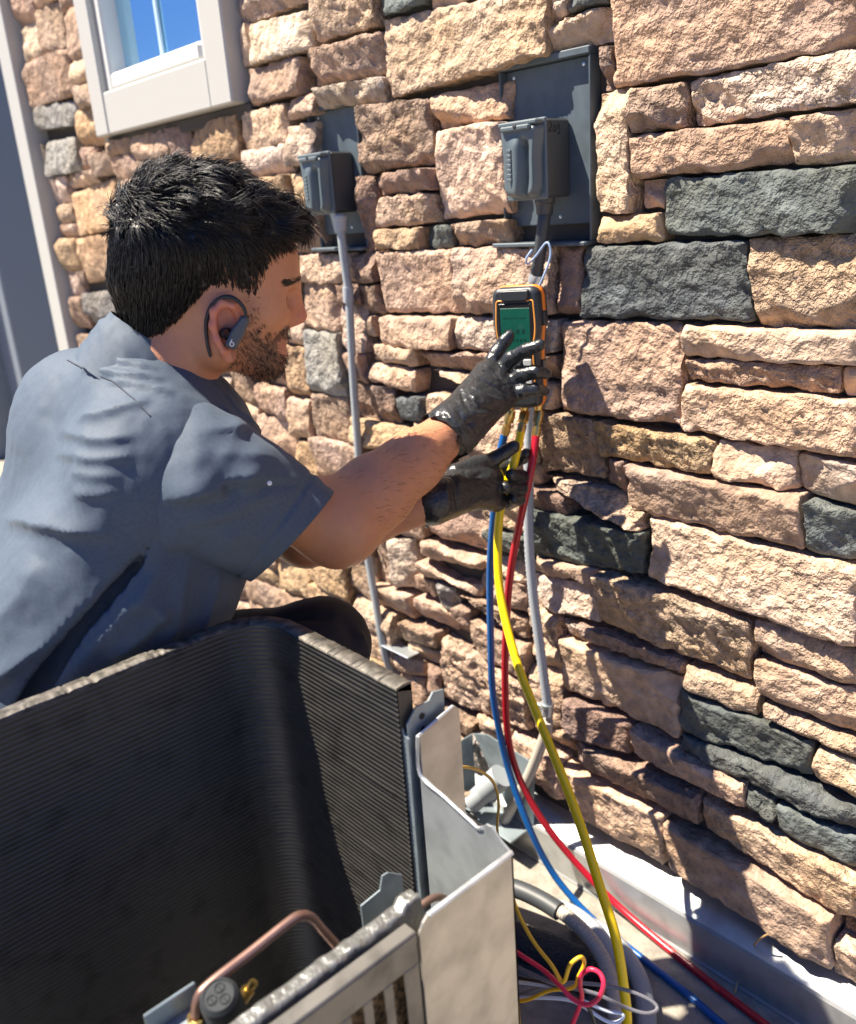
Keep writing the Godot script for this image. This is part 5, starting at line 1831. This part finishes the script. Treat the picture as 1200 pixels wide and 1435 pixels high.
# --- shirt
func torso_prims(neck_b: Vector3, shr: Vector3, shl: Vector3) -> Array:
	var ps := []
	var ax := Vector3(1, 0, 0.12).normalized()
	var chest := Vector3(-1.0374, -0.2834, 0.6874)
	var belly := Vector3(-1.0785, -0.4151, 0.7475)
	var hip := Vector3(-1.1219, -0.6112, 0.8442)
	var az := Vector3(-0.12, 0.0, 1.0).normalized()
	for s in [-1.0, 1.0]:
		for f in [-1.0, 1.0]:
			var o: Vector3 = ax * 0.108 * s + az * 0.05 * f
			ps.append(cone(chest + o * Vector3(0.95, 1, 1), belly + o * Vector3(0.92, 1, 1), 0.07, 0.072, 0.09))
			ps.append(cone(belly + o * Vector3(0.92, 1, 1), hip + o * Vector3(1.0, 1, 1.2), 0.072, 0.08, 0.09))
	ps.append(cone(chest, hip, 0.105, 0.12, 0.06))
	ps.append(cone(Vector3(-0.9326, -0.2414, 0.7061), Vector3(-1.1606, -0.2340, 0.6576), 0.062, 0.06, 0.07))
	ps.append(cone(neck_b + Vector3(0.0, -0.02, 0.015), Vector3(-0.9400, -0.2242, 0.7055), 0.056, 0.053, 0.05))
	ps.append(cone(neck_b + Vector3(0.0, -0.02, 0.015), Vector3(-1.1687, -0.2261, 0.6627), 0.056, 0.053, 0.05))
	ps.append(egg(Vector3(-1.1359, -0.2492, 0.7178), Vector3(0.1, 0.1, 0.07), Basis.IDENTITY, 0.06))
	ps.append(cone(Vector3(-0.9906, -0.2426, 0.6123), Vector3(-1.0021, -0.3485, 0.6491), 0.05, 0.07, 0.06))
	ps.append(cone(shl, Vector3(-1.0569, -0.3613, 0.5254), 0.075, 0.068, 0.03))
	return ps

func cloth(p: Vector3, folds: Array) -> float:
	return fold_at(p, folds) + 0.0022 * nz.get_noise_3d(p.x * 9.0, p.y * 7.0, p.z * 9.0) + 0.0006 * nz2.get_noise_3d(p.x * 45.0, p.y * 40.0, p.z * 45.0)

func surface_normal(ps: Array, p: Vector3) -> Vector3:
	var e := 0.002
	var d := field(ps, p)
	return Vector3(field(ps, p + Vector3(e, 0, 0)) - d, field(ps, p + Vector3(0, e, 0)) - d, field(ps, p + Vector3(0, 0, e)) - d).normalized()

func pts_on(ps: Array, dirs: Array) -> Array:
	var out := []
	for d in dirs:
		out.append(trace(ps, d))
	return out

func build_shirt(man: Node3D, neck_b: Vector3, shr: Vector3, shl: Vector3) -> void:
	var ps := torso_prims(neck_b, shr, shl)
	var cut := ps.duplicate()
	# neck opening
	cut.append(cone(neck_b + Vector3(-0.004, -0.012, 0.0), neck_b + Vector3(0.03, 0.09, -0.03), 0.05, 0.066, 0.008, -1))
	# the deep fold from the armpit to the waist, where the cloth doubles over
	var deep := [Vector3(-0.8734, -0.3221, -0.3653), Vector3(-0.8757, -0.3454, -0.3373), Vector3(-0.8782, -0.3683, -0.3052), Vector3(-0.8795, -0.3953, -0.2649), Vector3(-0.8733, -0.4345, -0.2204), Vector3(-0.8668, -0.4629, -0.1851)]
	var dr := [0.0025, 0.007, 0.0095, 0.011, 0.012, 0.012]
	for i in deep.size() - 1:
		var a := trace(ps, deep[i])
		var b := trace(ps, deep[i + 1])
		cut.append(cone(a + deep[i] * 0.001, b + deep[i + 1] * 0.001, dr[i] * 0.75, dr[i + 1] * 0.75, 0.004, -1))
		cut.append(cone(a + deep[i] * 0.012 - CAM_Y * 0.003, b + deep[i + 1] * 0.012 - CAM_Y * 0.003, dr[i], dr[i + 1], 0.004, -1))
		cut.append(cone(a + deep[i] * 0.026 - CAM_Y * 0.005, b + deep[i + 1] * 0.026 - CAM_Y * 0.005, dr[i] * 1.2, dr[i + 1] * 1.2, 0.004, -1))
	var mb := MB.new()
	net(mb, cut, 0.0042)
	var nor := mb.normals()
	var folds := creases(ps, [
		[[Vector3(-0.8624, -0.3375, -0.3773), Vector3(-0.8651, -0.3637, -0.3454), Vector3(-0.8671, -0.3878, -0.3125), Vector3(-0.8680, -0.4158, -0.2714), Vector3(-0.8621, -0.4513, -0.2304)], 0.006, 0.02, 0.008],
		[[Vector3(-0.9356, -0.2695, -0.2280), Vector3(-0.9188, -0.2894, -0.2684), Vector3(-0.9085, -0.2984, -0.2927), Vector3(-0.8844, -0.3124, -0.3467)], 0.025, 0.006, 0.012],
		[[Vector3(-0.9308, -0.2151, -0.2956), Vector3(-0.9162, -0.2292, -0.3288), Vector3(-0.8970, -0.2333, -0.3754)], 0.012, 0.0045, 0.006],
		[[Vector3(-0.9332, -0.1913, -0.3043), Vector3(-0.9177, -0.2102, -0.3371), Vector3(-0.9001, -0.2112, -0.3810)], 0.014, 0.005, 0.006],
		[[Vector3(-0.9217, -0.2367, -0.3073), Vector3(-0.9134, -0.2458, -0.3244), Vector3(-0.8981, -0.2522, -0.3602)], 0.012, 0.005, 0.004],
		[[Vector3(-0.9169, -0.2586, -0.3040), Vector3(-0.9087, -0.2652, -0.3225), Vector3(-0.8969, -0.2663, -0.3530)], 0.01, 0.005, 0.004],
		[[Vector3(-0.9254, -0.1879, -0.3292), Vector3(-0.9157, -0.1846, -0.3569), Vector3(-0.8981, -0.1761, -0.4030)], 0.012, 0.006, 0.006],
		[[Vector3(-0.9296, -0.1354, -0.3429), Vector3(-0.9150, -0.1465, -0.3758), Vector3(-0.8934, -0.1585, -0.4204)], 0.008, 0.004, 0.007],
		[[Vector3(-0.9270, -0.1243, -0.3540), Vector3(-0.9145, -0.1338, -0.3819), Vector3(-0.8973, -0.1473, -0.4161)], 0.008, 0.004, 0.006],
		[[Vector3(-0.9187, -0.1525, -0.3644), Vector3(-0.9055, -0.1595, -0.3931), Vector3(-0.8870, -0.1762, -0.4267)], 0.008, 0.004, 0.005],
		[[Vector3(-0.8874, -0.4335, -0.1569), Vector3(-0.8868, -0.4127, -0.2081), Vector3(-0.8834, -0.3924, -0.2564)], 0.02, 0.006, 0.01],
		[[Vector3(-0.9044, -0.3839, -0.1865), Vector3(-0.9081, -0.3521, -0.2268), Vector3(-0.9122, -0.3165, -0.2604)], 0.03, 0.02, 0.006],
		[[Vector3(-0.8848, -0.3990, -0.2407), Vector3(-0.8803, -0.3895, -0.2709), Vector3(-0.8772, -0.3594, -0.3184)], 0.016, 0.01, 0.006],
		[[Vector3(-0.8575, -0.4285, -0.2847), Vector3(-0.8518, -0.4136, -0.3217), Vector3(-0.8489, -0.3853, -0.3619)], 0.014, 0.006, 0.009],
		[[Vector3(-0.8676, -0.3818, -0.3187), Vector3(-0.8564, -0.3870, -0.3419), Vector3(-0.8409, -0.4114, -0.3516)], 0.012, 0.006, 0.006],
		[[Vector3(-0.8344, -0.4344, -0.3392), Vector3(-0.8437, -0.3922, -0.3665), Vector3(-0.8549, -0.3402, -0.3917)], 0.012, 0.008, 0.007],
		[[Vector3(-0.8215, -0.4339, -0.3699), Vector3(-0.8279, -0.3980, -0.3952), Vector3(-0.8345, -0.3569, -0.4199)], 0.01, 0.007, 0.006],
		[[Vector3(-0.9394, -0.1614, -0.3025), Vector3(-0.9283, -0.2203, -0.2996), Vector3(-0.9160, -0.2781, -0.2891)], 0.03, 0.025, -0.006],
		[[Vector3(-0.8673, -0.1841, -0.4625), Vector3(-0.8474, -0.2271, -0.4799), Vector3(-0.8302, -0.2627, -0.4917)], 0.01, 0.004, 0.007],
		[[Vector3(-0.8633, -0.1761, -0.4730), Vector3(-0.8465, -0.2125, -0.4881), Vector3(-0.8274, -0.2522, -0.5018)], 0.008, 0.004, 0.006],
	])
	for i in mb.v.size():
		var p := mb.v[i]
		mb.v[i] = p + nor[i] * cloth(p, folds)
	# sleeves
	sleeve(mb, ps)
	var sh := obj("shirt", mb, M.shirt, man)
	# seams as fine stitched lines
	for f in [[Vector3(-0.9342, -0.1253, -0.3339), Vector3(-0.9247, -0.1413, -0.3535), Vector3(-0.9143, -0.1568, -0.3735), Vector3(-0.8980, -0.1919, -0.3959)]]:
		mb = MB.new()
		var line := []
		for d in spline(f, 6):
			var q := trace(ps, d)
			line.append(q + surface_normal(ps, q) * (cloth(q, folds) + 0.0002))
		tube(mb, PackedVector3Array(line), 0.0008, 6)
		obj("seam", mb, M.thread, sh)
	# the armhole seam where the sleeve is set in
	var rr0 := sleeve_rings()
	var run := []
	for i in 140:
		var an := -PI * 0.62 + PI * 1.24 * i / 139.0
		var rv: Vector3 = rr0[1][1] * sin(an) + rr0[1][2] * cos(an)
		var q: Vector3 = rr0[1][0] + rv * 1.0
		if field(ps, q) > -0.001:
			run.append(q + rv.normalized() * (0.0004 + 0.0006 * nz2.get_noise_3d(q.x * 45.0, q.y * 45.0, q.z * 45.0)))
	if run.size() > 8:
		mb = MB.new()
		tube(mb, PackedVector3Array(run), 0.0009, 6)
		obj("seam", mb, M.thread, sh)
	# collar: a folded band that leans on the neck
	mb = MB.new()
	var ring := 56
	var rows := 8
	var c0 := neck_b + Vector3(0.0, 0.024, -0.002)
	var axis := (L(-0.022, -0.06) - L(-0.085, -0.2)).normalized()
	var fw := HX.basis.x
	fw = (fw - axis * fw.dot(axis)).normalized()
	var sd := axis.cross(fw)
	for j in rows + 1:
		var v := float(j) / rows
		for i in ring + 1:
			# open at the front
			var a := lerpf(0.3, TAU - 0.3, float(i) / ring)
			var front := 0.5 + 0.5 * cos(a)
			var rr := lerpf(0.0615, 0.073, v) + 0.026 * front * v
			var hh := lerpf(0.012, -0.046, v) - 0.014 * front * (0.4 + v * 0.8) + 0.01 * (1.0 - front) * (1.0 - v)
			if v < 0.13:
				rr -= 0.004
				hh -= 0.003
			rr += 0.0018 * nz2.get_noise_2d(i * 0.35, j * 0.5)
			mb.vert(c0 + axis * hh + fw * cos(a) * (rr + 0.006) + sd * sin(a) * rr)
	for j in rows:
		for i in ring:
			var a := j * (ring + 1) + i
			mb.quad(a, a + ring + 1, a + ring + 2, a + 1)
	obj("collar", mb, M.shirt, sh)
	# two pale snap buttons
	for f in [Vector3(-0.8261, -0.2797, -0.4893), Vector3(-0.8475, -0.2404, -0.4733)]:
		mb = MB.new()
		var p := trace(sleeve_prims(), f)
		lathe(mb, p - f * 0.001, -f, [[-0.002, 0.0028], [0.0008, 0.0026], [0.0016, 0.0]], 12)
		obj("button", mb, M.button_white, sh)

const SLEEVE_N := 6
func sleeve_rings() -> Array:
	# centre, half vector up, half vector towards the viewer
	var back := -Vector3(-0.8552, -0.2818, -0.4351)
	return [
		[Vector3(-1.0185, -0.2593, 0.7174), (Vector3(-0.9577, -0.2037, 0.7150) - Vector3(-0.9629, -0.2857, 0.7641)) * 0.5, back * 0.055],
		[Vector3(-0.9461, -0.2568, 0.7217), (Vector3(-0.9210, -0.1814, 0.6854) - Vector3(-0.9379, -0.3260, 0.7810)) * 0.5, back * 0.062],
		[Vector3(-0.9018, -0.2726, 0.6954), (Vector3(-0.8996, -0.1997, 0.6464) - Vector3(-0.9136, -0.3513, 0.7423)) * 0.5, back * 0.071],
		[Vector3(-0.8809, -0.3033, 0.6554), (Vector3(-0.8695, -0.2381, 0.6160) - Vector3(-0.8842, -0.3730, 0.7040)) * 0.5, back * 0.068],
		[Vector3(-0.8681, -0.3368, 0.6182), (Vector3(-0.8544, -0.2805, 0.5728) - Vector3(-0.8847, -0.3953, 0.6680)) * 0.5, back * 0.061],
		[Vector3(-0.8589, -0.3634, 0.5895), (Vector3(-0.8361, -0.3155, 0.5382) - Vector3(-0.8814, -0.4105, 0.6400)) * 0.5, back * 0.058],
	]

func sleeve_prims() -> Array:
	var out := []
	var r := sleeve_rings()
	for i in range(1, SLEEVE_N - 1):
		out.append(cone(r[i][0], r[i + 1][0], ((r[i][1] as Vector3).length() + (r[i][2] as Vector3).length()) * 0.48, ((r[i + 1][1] as Vector3).length() + (r[i + 1][2] as Vector3).length()) * 0.48, 0.02))
	return out

func sleeve(mb: MB, _torso: Array) -> void:
	var rings := sleeve_rings()
	var cs := []
	var us := []
	var vs := []
	for r in rings:
		cs.append(r[0])
		us.append(r[1])
		vs.append(r[2])
	var per := 16
	var C := spline(cs, per)
	var U := spline(us, per)
	var V := spline(vs, per)
	var n := C.size()
	var k := 96
	var sp := sleeve_prims()
	var folds := creases(sp, [
		[[Vector3(-0.8825, -0.2827, -0.3760), Vector3(-0.8580, -0.2852, -0.4272), Vector3(-0.8392, -0.2788, -0.4669), Vector3(-0.8120, -0.2589, -0.5231)], 0.035, 0.005, 0.018],
		[[Vector3(-0.8652, -0.3132, -0.3915), Vector3(-0.8456, -0.3112, -0.4337), Vector3(-0.8284, -0.3045, -0.4702), Vector3(-0.8029, -0.2866, -0.5227)], 0.02, 0.008, 0.009],
		[[Vector3(-0.8861, -0.1685, -0.4319), Vector3(-0.8540, -0.2204, -0.4713), Vector3(-0.8243, -0.2565, -0.5048)], 0.016, 0.006, 0.007],
		[[Vector3(-0.8616, -0.2442, -0.4449), Vector3(-0.8457, -0.2518, -0.4705), Vector3(-0.8245, -0.2602, -0.5025)], 0.014, 0.006, 0.004],
		[[Vector3(-0.8936, -0.3121, -0.3227), Vector3(-0.8667, -0.3326, -0.3718), Vector3(-0.8341, -0.3583, -0.4194)], 0.02, 0.008, 0.007],
		[[Vector3(-0.8492, -0.3520, -0.3936), Vector3(-0.8331, -0.3342, -0.4408), Vector3(-0.8111, -0.3199, -0.4897)], 0.016, 0.008, 0.006],
		[[Vector3(-0.8216, -0.2770, -0.4982), Vector3(-0.8051, -0.2744, -0.5259), Vector3(-0.7848, -0.2868, -0.5493)], 0.01, 0.005, 0.008],
	])
	var s0 := mb.v.size()
	var rows := n + 4
	for j in rows:
		var i := mini(j, n - 1)
		var inside := j - (n - 1)
		for a in k:
			var an := TAU * a / k
			var p := C[i] + U[i] * sin(an) + V[i] * cos(an)
			var out := (U[i].normalized() * sin(an) + V[i].normalized() * cos(an)).normalized()
			var t := float(i) / (n - 1)
			var d := fold_at(p, folds)
			d += 0.003 * nz.get_noise_3d(p.x * 10.0, p.y * 10.0, p.z * 10.0) * smoothstep(0.1, 0.3, t) + 0.0007 * nz2.get_noise_3d(p.x * 45.0, p.y * 45.0, p.z * 45.0)
			# double hem and its stitched line
			if t > 0.86:
				d += 0.0012
			if absf(t - 0.86) < 0.012:
				d -= 0.0016
			d += 0.003 * sin(an * 3.0 + 1.0) * smoothstep(0.75, 1.0, t)
			if inside > 0:
				d -= 0.0022 + 0.001 * inside
				p += (C[n - 4] - C[n - 1]) * (0.25 + (inside - 1) * 1.2)
			mb.vert(p + out * d)
	for j in rows - 1:
		for a in k:
			var a2 := (a + 1) % k
			mb.quad(s0 + j * k + a, s0 + j * k + a2, s0 + (j + 1) * k + a2, s0 + (j + 1) * k + a)

# --- gloves
func finger(ps: Array, pts: Array, r0: float, r1: float) -> void:
	var n := pts.size() - 1
	for i in n:
		var ra := lerpf(r0, r1, float(i) / n)
		var rb := lerpf(r0, r1, float(i + 1) / n)
		ps.append(cone(pts[i], pts[i + 1], ra, rb, 0.004))

func wrinkle(mb: MB, folds: Array, amp: float) -> void:
	var nor := mb.normals()
	for i in mb.v.size():
		var p := mb.v[i]
		mb.v[i] = p + nor[i] * (fold_at(p, folds) + amp * nzr.get_noise_3d(p.x * 28.0, p.y * 28.0, p.z * 28.0) + amp * 0.3 * nz2.get_noise_3d(p.x * 130.0, p.y * 130.0, p.z * 130.0))

func cuff(mb: MB, c: Vector3, axis: Vector3, r: float, len: float, flare: float) -> void:
	# the rolled, uneven wrist end of a thin glove, axis towards the elbow
	var u := axis.cross(CAM_Y).normalized()
	var w := axis.cross(u).normalized()
	var s := mb.v.size()
	var k := 48
	var rows := 10
	for j in rows + 1:
		var t := float(j) / rows
		for i in k:
			var a := TAU * i / k
			var rr := r + flare * t * t + 0.0022 * nz2.get_noise_2d(i * 0.5, j * 0.8) + 0.0035 * t * nz2.get_noise_2d(cos(a) * 2.0 + 5.0, sin(a) * 2.0)
			if j == rows:
				rr -= 0.0012
			var ln := len * t * (1.0 + 0.35 * nz2.get_noise_2d(cos(a) * 1.4, sin(a) * 1.4 + 9.0))
			mb.vert(c + axis * ln + (u * cos(a) + w * sin(a)) * rr)
	for j in rows:
		for i in k:
			var i2 := (i + 1) % k
			mb.quad(s + j * k + i, s + (j + 1) * k + i, s + (j + 1) * k + i2, s + j * k + i2)

func build_right_glove(man: Node3D, wrist: Vector3) -> void:
	var ps := []
	var k1 := Vector3(-0.9277, -0.2321, 0.1660)
	var k2 := Vector3(-0.9151, -0.2433, 0.1580)
	var k3 := Vector3(-0.8998, -0.2593, 0.1580)
	var k4 := Vector3(-0.8889, -0.2751, 0.1660)
	var wr := wrist
	ps.append(cone(wr, k1.lerp(wr, 0.12), 0.03, 0.017, 0.02))
	ps.append(cone(wr, k2.lerp(wr, 0.1), 0.031, 0.0165, 0.02))
	ps.append(cone(wr, k3.lerp(wr, 0.1), 0.031, 0.0165, 0.02))
	ps.append(cone(wr, k4.lerp(wr, 0.1), 0.03, 0.0165, 0.02))
	finger(ps, [k1, Vector3(-0.9255, -0.2140, 0.1500), Vector3(-0.9184, -0.1998, 0.1410), Vector3(-0.9132, -0.1907, 0.1350)], 0.0115, 0.0078)
	finger(ps, [k2, Vector3(-0.8948, -0.2211, 0.1520), Vector3(-0.8690, -0.2084, 0.1470), Vector3(-0.8486, -0.1998, 0.1400)], 0.012, 0.0085)
	finger(ps, [k3, Vector3(-0.8791, -0.2458, 0.1500), Vector3(-0.8579, -0.2400, 0.1420), Vector3(-0.8519, -0.2455, 0.1250)], 0.0118, 0.0085)
	finger(ps, [k4, Vector3(-0.8719, -0.2676, 0.1560), Vector3(-0.8588, -0.2667, 0.1420), Vector3(-0.8580, -0.2725, 0.1220)], 0.011, 0.0078)
	# thumb, below the hand and behind the meter's near edge
	finger(ps, [Vector3(-0.9276, -0.3048, 0.2050), Vector3(-0.9331, -0.3058, 0.1650), Vector3(-0.9440, -0.2926, 0.1350), Vector3(-0.9540, -0.2736, 0.1200)], 0.015, 0.0095)
	var mb := MB.new()
	net(mb, ps, 0.0026)
	var folds := []
	for f in [
		[[Vector3(-0.7141, -0.2222, -0.6639), Vector3(-0.6948, -0.2331, -0.6804), Vector3(-0.6766, -0.2406, -0.6959)], 0.0035, -0.0035], [[Vector3(-0.7092, -0.2071, -0.6739), Vector3(-0.6914, -0.2240, -0.6868), Vector3(-0.6701, -0.2287, -0.7062)], 0.0032, 0.003], [[Vector3(-0.7043, -0.2014, -0.6808), Vector3(-0.6878, -0.2166, -0.6928), Vector3(-0.6686, -0.2226, -0.7096)], 0.0035, -0.0035],
		[[Vector3(-0.7024, -0.1922, -0.6853), Vector3(-0.6845, -0.2060, -0.6993), Vector3(-0.6672, -0.2149, -0.7132)], 0.0032, 0.003], [[Vector3(-0.6992, -0.1848, -0.6906), Vector3(-0.6824, -0.1938, -0.7049), Vector3(-0.6658, -0.2073, -0.7168)], 0.0032, -0.0032], [[Vector3(-0.7193, -0.2155, -0.6605), Vector3(-0.7057, -0.2353, -0.6683), Vector3(-0.6896, -0.2535, -0.6783)], 0.004, 0.003],
		[[Vector3(-0.7105, -0.2148, -0.6701), Vector3(-0.6984, -0.2312, -0.6773), Vector3(-0.6857, -0.2492, -0.6839)], 0.0035, -0.0035], [[Vector3(-0.6964, -0.1788, -0.6950), Vector3(-0.6820, -0.1861, -0.7073), Vector3(-0.6737, -0.1882, -0.7146)], 0.003, 0.002], [[Vector3(-0.7076, -0.1965, -0.6788), Vector3(-0.7019, -0.2124, -0.6799), Vector3(-0.6937, -0.2239, -0.6846)], 0.003, -0.003],
		[[Vector3(-0.6963, -0.2020, -0.6887), Vector3(-0.6924, -0.2162, -0.6883), Vector3(-0.6777, -0.2328, -0.6975)], 0.003, 0.003], [[Vector3(-0.6858, -0.2322, -0.6897), Vector3(-0.6783, -0.2281, -0.6985), Vector3(-0.6668, -0.2181, -0.7126)], 0.003, -0.003], [[Vector3(-0.6843, -0.1744, -0.7081), Vector3(-0.6801, -0.1816, -0.7102), Vector3(-0.6753, -0.1897, -0.7128)], 0.003, -0.002],
	]:
		folds.append([f[0], f[1], f[1], f[2] * 1.3])
	wrinkle(mb, creases(ps, folds), 0.0012)
	cuff(mb, wr.lerp(Vector3(-0.8836, -0.2589, 0.1926), 0.06), (Vector3(-0.8718, -0.3715, 0.5119) - wr).normalized(), 0.0315, 0.03, 0.008)
	obj("glove", mb, M.glove, man)

func build_left_glove(man: Node3D, wrist: Vector3) -> void:
	var ps := []
	var palm := Vector3(-0.9242, -0.4152, 0.2100)
	ps.append(cone(wrist, palm, 0.031, 0.03, 0.02))
	ps.append(cone(wrist, Vector3(-0.9199, -0.4023, 0.1850), 0.028, 0.022, 0.02))
	ps.append(cone(palm, Vector3(-0.9291, -0.4472, 0.1650), 0.028, 0.02, 0.02))
	# thumb along the top, pressing on the yellow hose
	finger(ps, [Vector3(-0.9248, -0.3822, 0.2500), Vector3(-0.9216, -0.3780, 0.2100), Vector3(-0.9126, -0.3739, 0.1780), Vector3(-0.8913, -0.3559, 0.1580)], 0.016, 0.0098)
	# fingers pass behind the hoses and curl round to the front
	finger(ps, [Vector3(-0.9378, -0.4071, 0.1600), Vector3(-0.9412, -0.4043, 0.1160), Vector3(-0.9219, -0.3908, 0.1040), Vector3(-0.9083, -0.3808, 0.1120)], 0.0115, 0.0088)
	finger(ps, [Vector3(-0.9454, -0.4278, 0.1500), Vector3(-0.9469, -0.4366, 0.1080), Vector3(-0.9030, -0.4138, 0.1280), Vector3(-0.8883, -0.3970, 0.1700)], 0.0112, 0.009)
	finger(ps, [Vector3(-0.9432, -0.4444, 0.1500), Vector3(-0.9428, -0.4550, 0.1100), Vector3(-0.8990, -0.4302, 0.1350), Vector3(-0.8885, -0.4147, 0.1820)], 0.011, 0.009)
	finger(ps, [Vector3(-0.9423, -0.4575, 0.1550), Vector3(-0.9439, -0.4699, 0.1200), Vector3(-0.9017, -0.4491, 0.1380), Vector3(-0.8889, -0.4391, 0.1650)], 0.0105, 0.0085)
	var mb := MB.new()
	net(mb, ps, 0.0028)
	var folds := []
	for f in [[[Vector3(-0.7070, -0.2904, -0.6448), Vector3(-0.7016, -0.3076, -0.6427), Vector3(-0.6964, -0.3277, -0.6384)], 0.004, 0.003], [[Vector3(-0.7008, -0.2879, -0.6526), Vector3(-0.6937, -0.3083, -0.6509), Vector3(-0.6897, -0.3283, -0.6454)], 0.004, -0.0035], [[Vector3(-0.6935, -0.2855, -0.6615), Vector3(-0.6855, -0.2922, -0.6668), Vector3(-0.6727, -0.2870, -0.6819)], 0.004, -0.003]]:
		folds.append([f[0], f[1], f[1], f[2] * 1.3])
	wrinkle(mb, creases(ps, folds), 0.001)
	cuff(mb, wrist.lerp(palm, 0.1), (Vector3(-0.9998, -0.4270, 0.4786) - wrist).normalized(), 0.0325, 0.022, 0.003)
	obj("glove", mb, M.glove, man)

func build_trousers(man: Node3D) -> void:
	var hip := Vector3(-1.1219, -0.6112, 0.8442)
	var kl := Vector3(-0.9780, -0.5954, 0.4941)
	var kr := Vector3(-0.9367, -0.6256, 0.5914)
	var ax := Vector3(1, 0, 0.12).normalized()
	var hl := hip - ax * 0.085
	var hr := hip + ax * 0.06
	var fl := Vector3(-1.06, -0.93, 0.5)
	var fr := Vector3(-0.97, -0.93, 0.6)
	var ps := [
		cone(hl + Vector3(0.02, 0, 0), hr - Vector3(0.02, 0, 0), 0.1, 0.1, 0.06), cone(hl, kl, 0.098, 0.066, 0.04), cone(kl, fl + Vector3(0, 0.06, 0), 0.066, 0.047, 0.04), cone(hr, kr, 0.098, 0.066, 0.04), cone(kr, fr + Vector3(0, 0.06, 0), 0.066, 0.047, 0.04),
	]
	var mb := MB.new()
	net(mb, ps, 0.0075)
	var folds := []
	for f in [[[Vector3(-0.8141, -0.4025, -0.4187), Vector3(-0.7932, -0.4030, -0.4564), Vector3(-0.7670, -0.4144, -0.4899)], 0.01, 0.009], [[Vector3(-0.7969, -0.4216, -0.4327), Vector3(-0.7733, -0.4211, -0.4740), Vector3(-0.7435, -0.4324, -0.5101)], 0.009, -0.01], [[Vector3(-0.8054, -0.4128, -0.4255), Vector3(-0.8029, -0.4031, -0.4392), Vector3(-0.7996, -0.3987, -0.4490)], 0.007, -0.009], [[Vector3(-0.7314, -0.4413, -0.5200), Vector3(-0.7214, -0.4596, -0.5181), Vector3(-0.7131, -0.4772, -0.5136)], 0.008, 0.009], [[Vector3(-0.7506, -0.4244, -0.5064), Vector3(-0.7353, -0.4406, -0.5150), Vector3(-0.7238, -0.4657, -0.5091)], 0.008, -0.006]]:
		folds.append([f[0], f[1], f[1], f[2]])
	folds = creases(ps, folds)
	var nor := mb.normals()
	for i in mb.v.size():
		var p := mb.v[i]
		mb.v[i] = p + nor[i] * (fold_at(p, folds) + 0.005 * nz.get_noise_3d(p.x * 10.0, p.y * 10.0, p.z * 10.0))
	obj("trousers", mb, M.trousers, man)
	for f in [fl, fr]:
		mb = MB.new()
		var ft: Vector3 = f
		net(mb, [cone(ft + Vector3(0, 0.05, 0), ft + Vector3(0, 0.0, 0.01), 0.045, 0.04, 0.02), cone(ft + Vector3(0, 0.008, 0.03), ft + Vector3(0.01, 0.004, -0.15), 0.034, 0.03, 0.03), egg(ft + Vector3(0, -0.012, -0.06), Vector3(0.042, 0.013, 0.13), Basis.IDENTITY, 0.01)], 0.008)
		obj("boot", mb, M.boot, man)

func build_earphone() -> void:
	var t := thing("earphone", "black wireless earphone hooked over the man's right ear", "earphone")
	var mb := MB.new()
	var hook := []
	for q in [[-0.004, -0.097, 0.072], [-0.008, -0.08, 0.073], [-0.009, -0.06, 0.0745], [-0.004, -0.042, 0.077], [0.008, -0.031, 0.083], [0.02, -0.031, 0.088], [0.03, -0.04, 0.09], [0.033, -0.052, 0.0895], [0.03, -0.064, 0.089]]:
		hook.append(L(q[0], q[1], q[2]))
	tube(mb, spline(hook, 6), func(u, _i): return lerpf(0.0034, 0.0024, absf(u * 2.0 - 1.0)) * 0.75, 10)
	obj("ear_hook", mb, M.black_rubber, t)
	mb = MB.new()
	var bx := Transform3D(HX.basis * Basis(Vector3.BACK, -0.42) * Basis(Vector3.UP, -0.1), L(0.0245, -0.0675, 0.087))
	slab(mb, bx, round_poly([Vector2(-0.0075, -0.02), Vector2(0.006, -0.02), Vector2(0.0075, 0.0), Vector2(0.006, 0.02), Vector2(-0.004, 0.02), Vector2(-0.0078, 0.0)], 0.005), [[-0.008, 0.003], [-0.006, 0.0], [0.002, 0.0], [0.0042, 0.0015], [0.0048, 0.003]])
	obj("earbud_body", mb, M.device_grey, t)
	mb = MB.new()
	lathe(mb, L(0.013, -0.07, 0.082), HX.basis * Vector3(-0.3, 0, -1), [[-0.004, 0.006], [0.0, 0.007], [0.012, 0.005], [0.012, 0.0]], 12)
	obj("ear_tip", mb, M.black_rubber, t)
	# small pale ring emblem with a stem
	mb = MB.new()
	var ring := []
	for i in 13:
		ring.append(bx * Vector3(-0.0005 + 0.0021 * cos(TAU * i / 12), -0.0145 + 0.0021 * sin(TAU * i / 12), 0.0049))
	tube(mb, spline(ring, 2), 0.0006, 6)
	tube(mb, PackedVector3Array([bx * Vector3(-0.0026, -0.0145, 0.0049), bx * Vector3(-0.0026, -0.0098, 0.0049)]), 0.0006, 6)
	obj("emblem", mb, M.button_white, t)
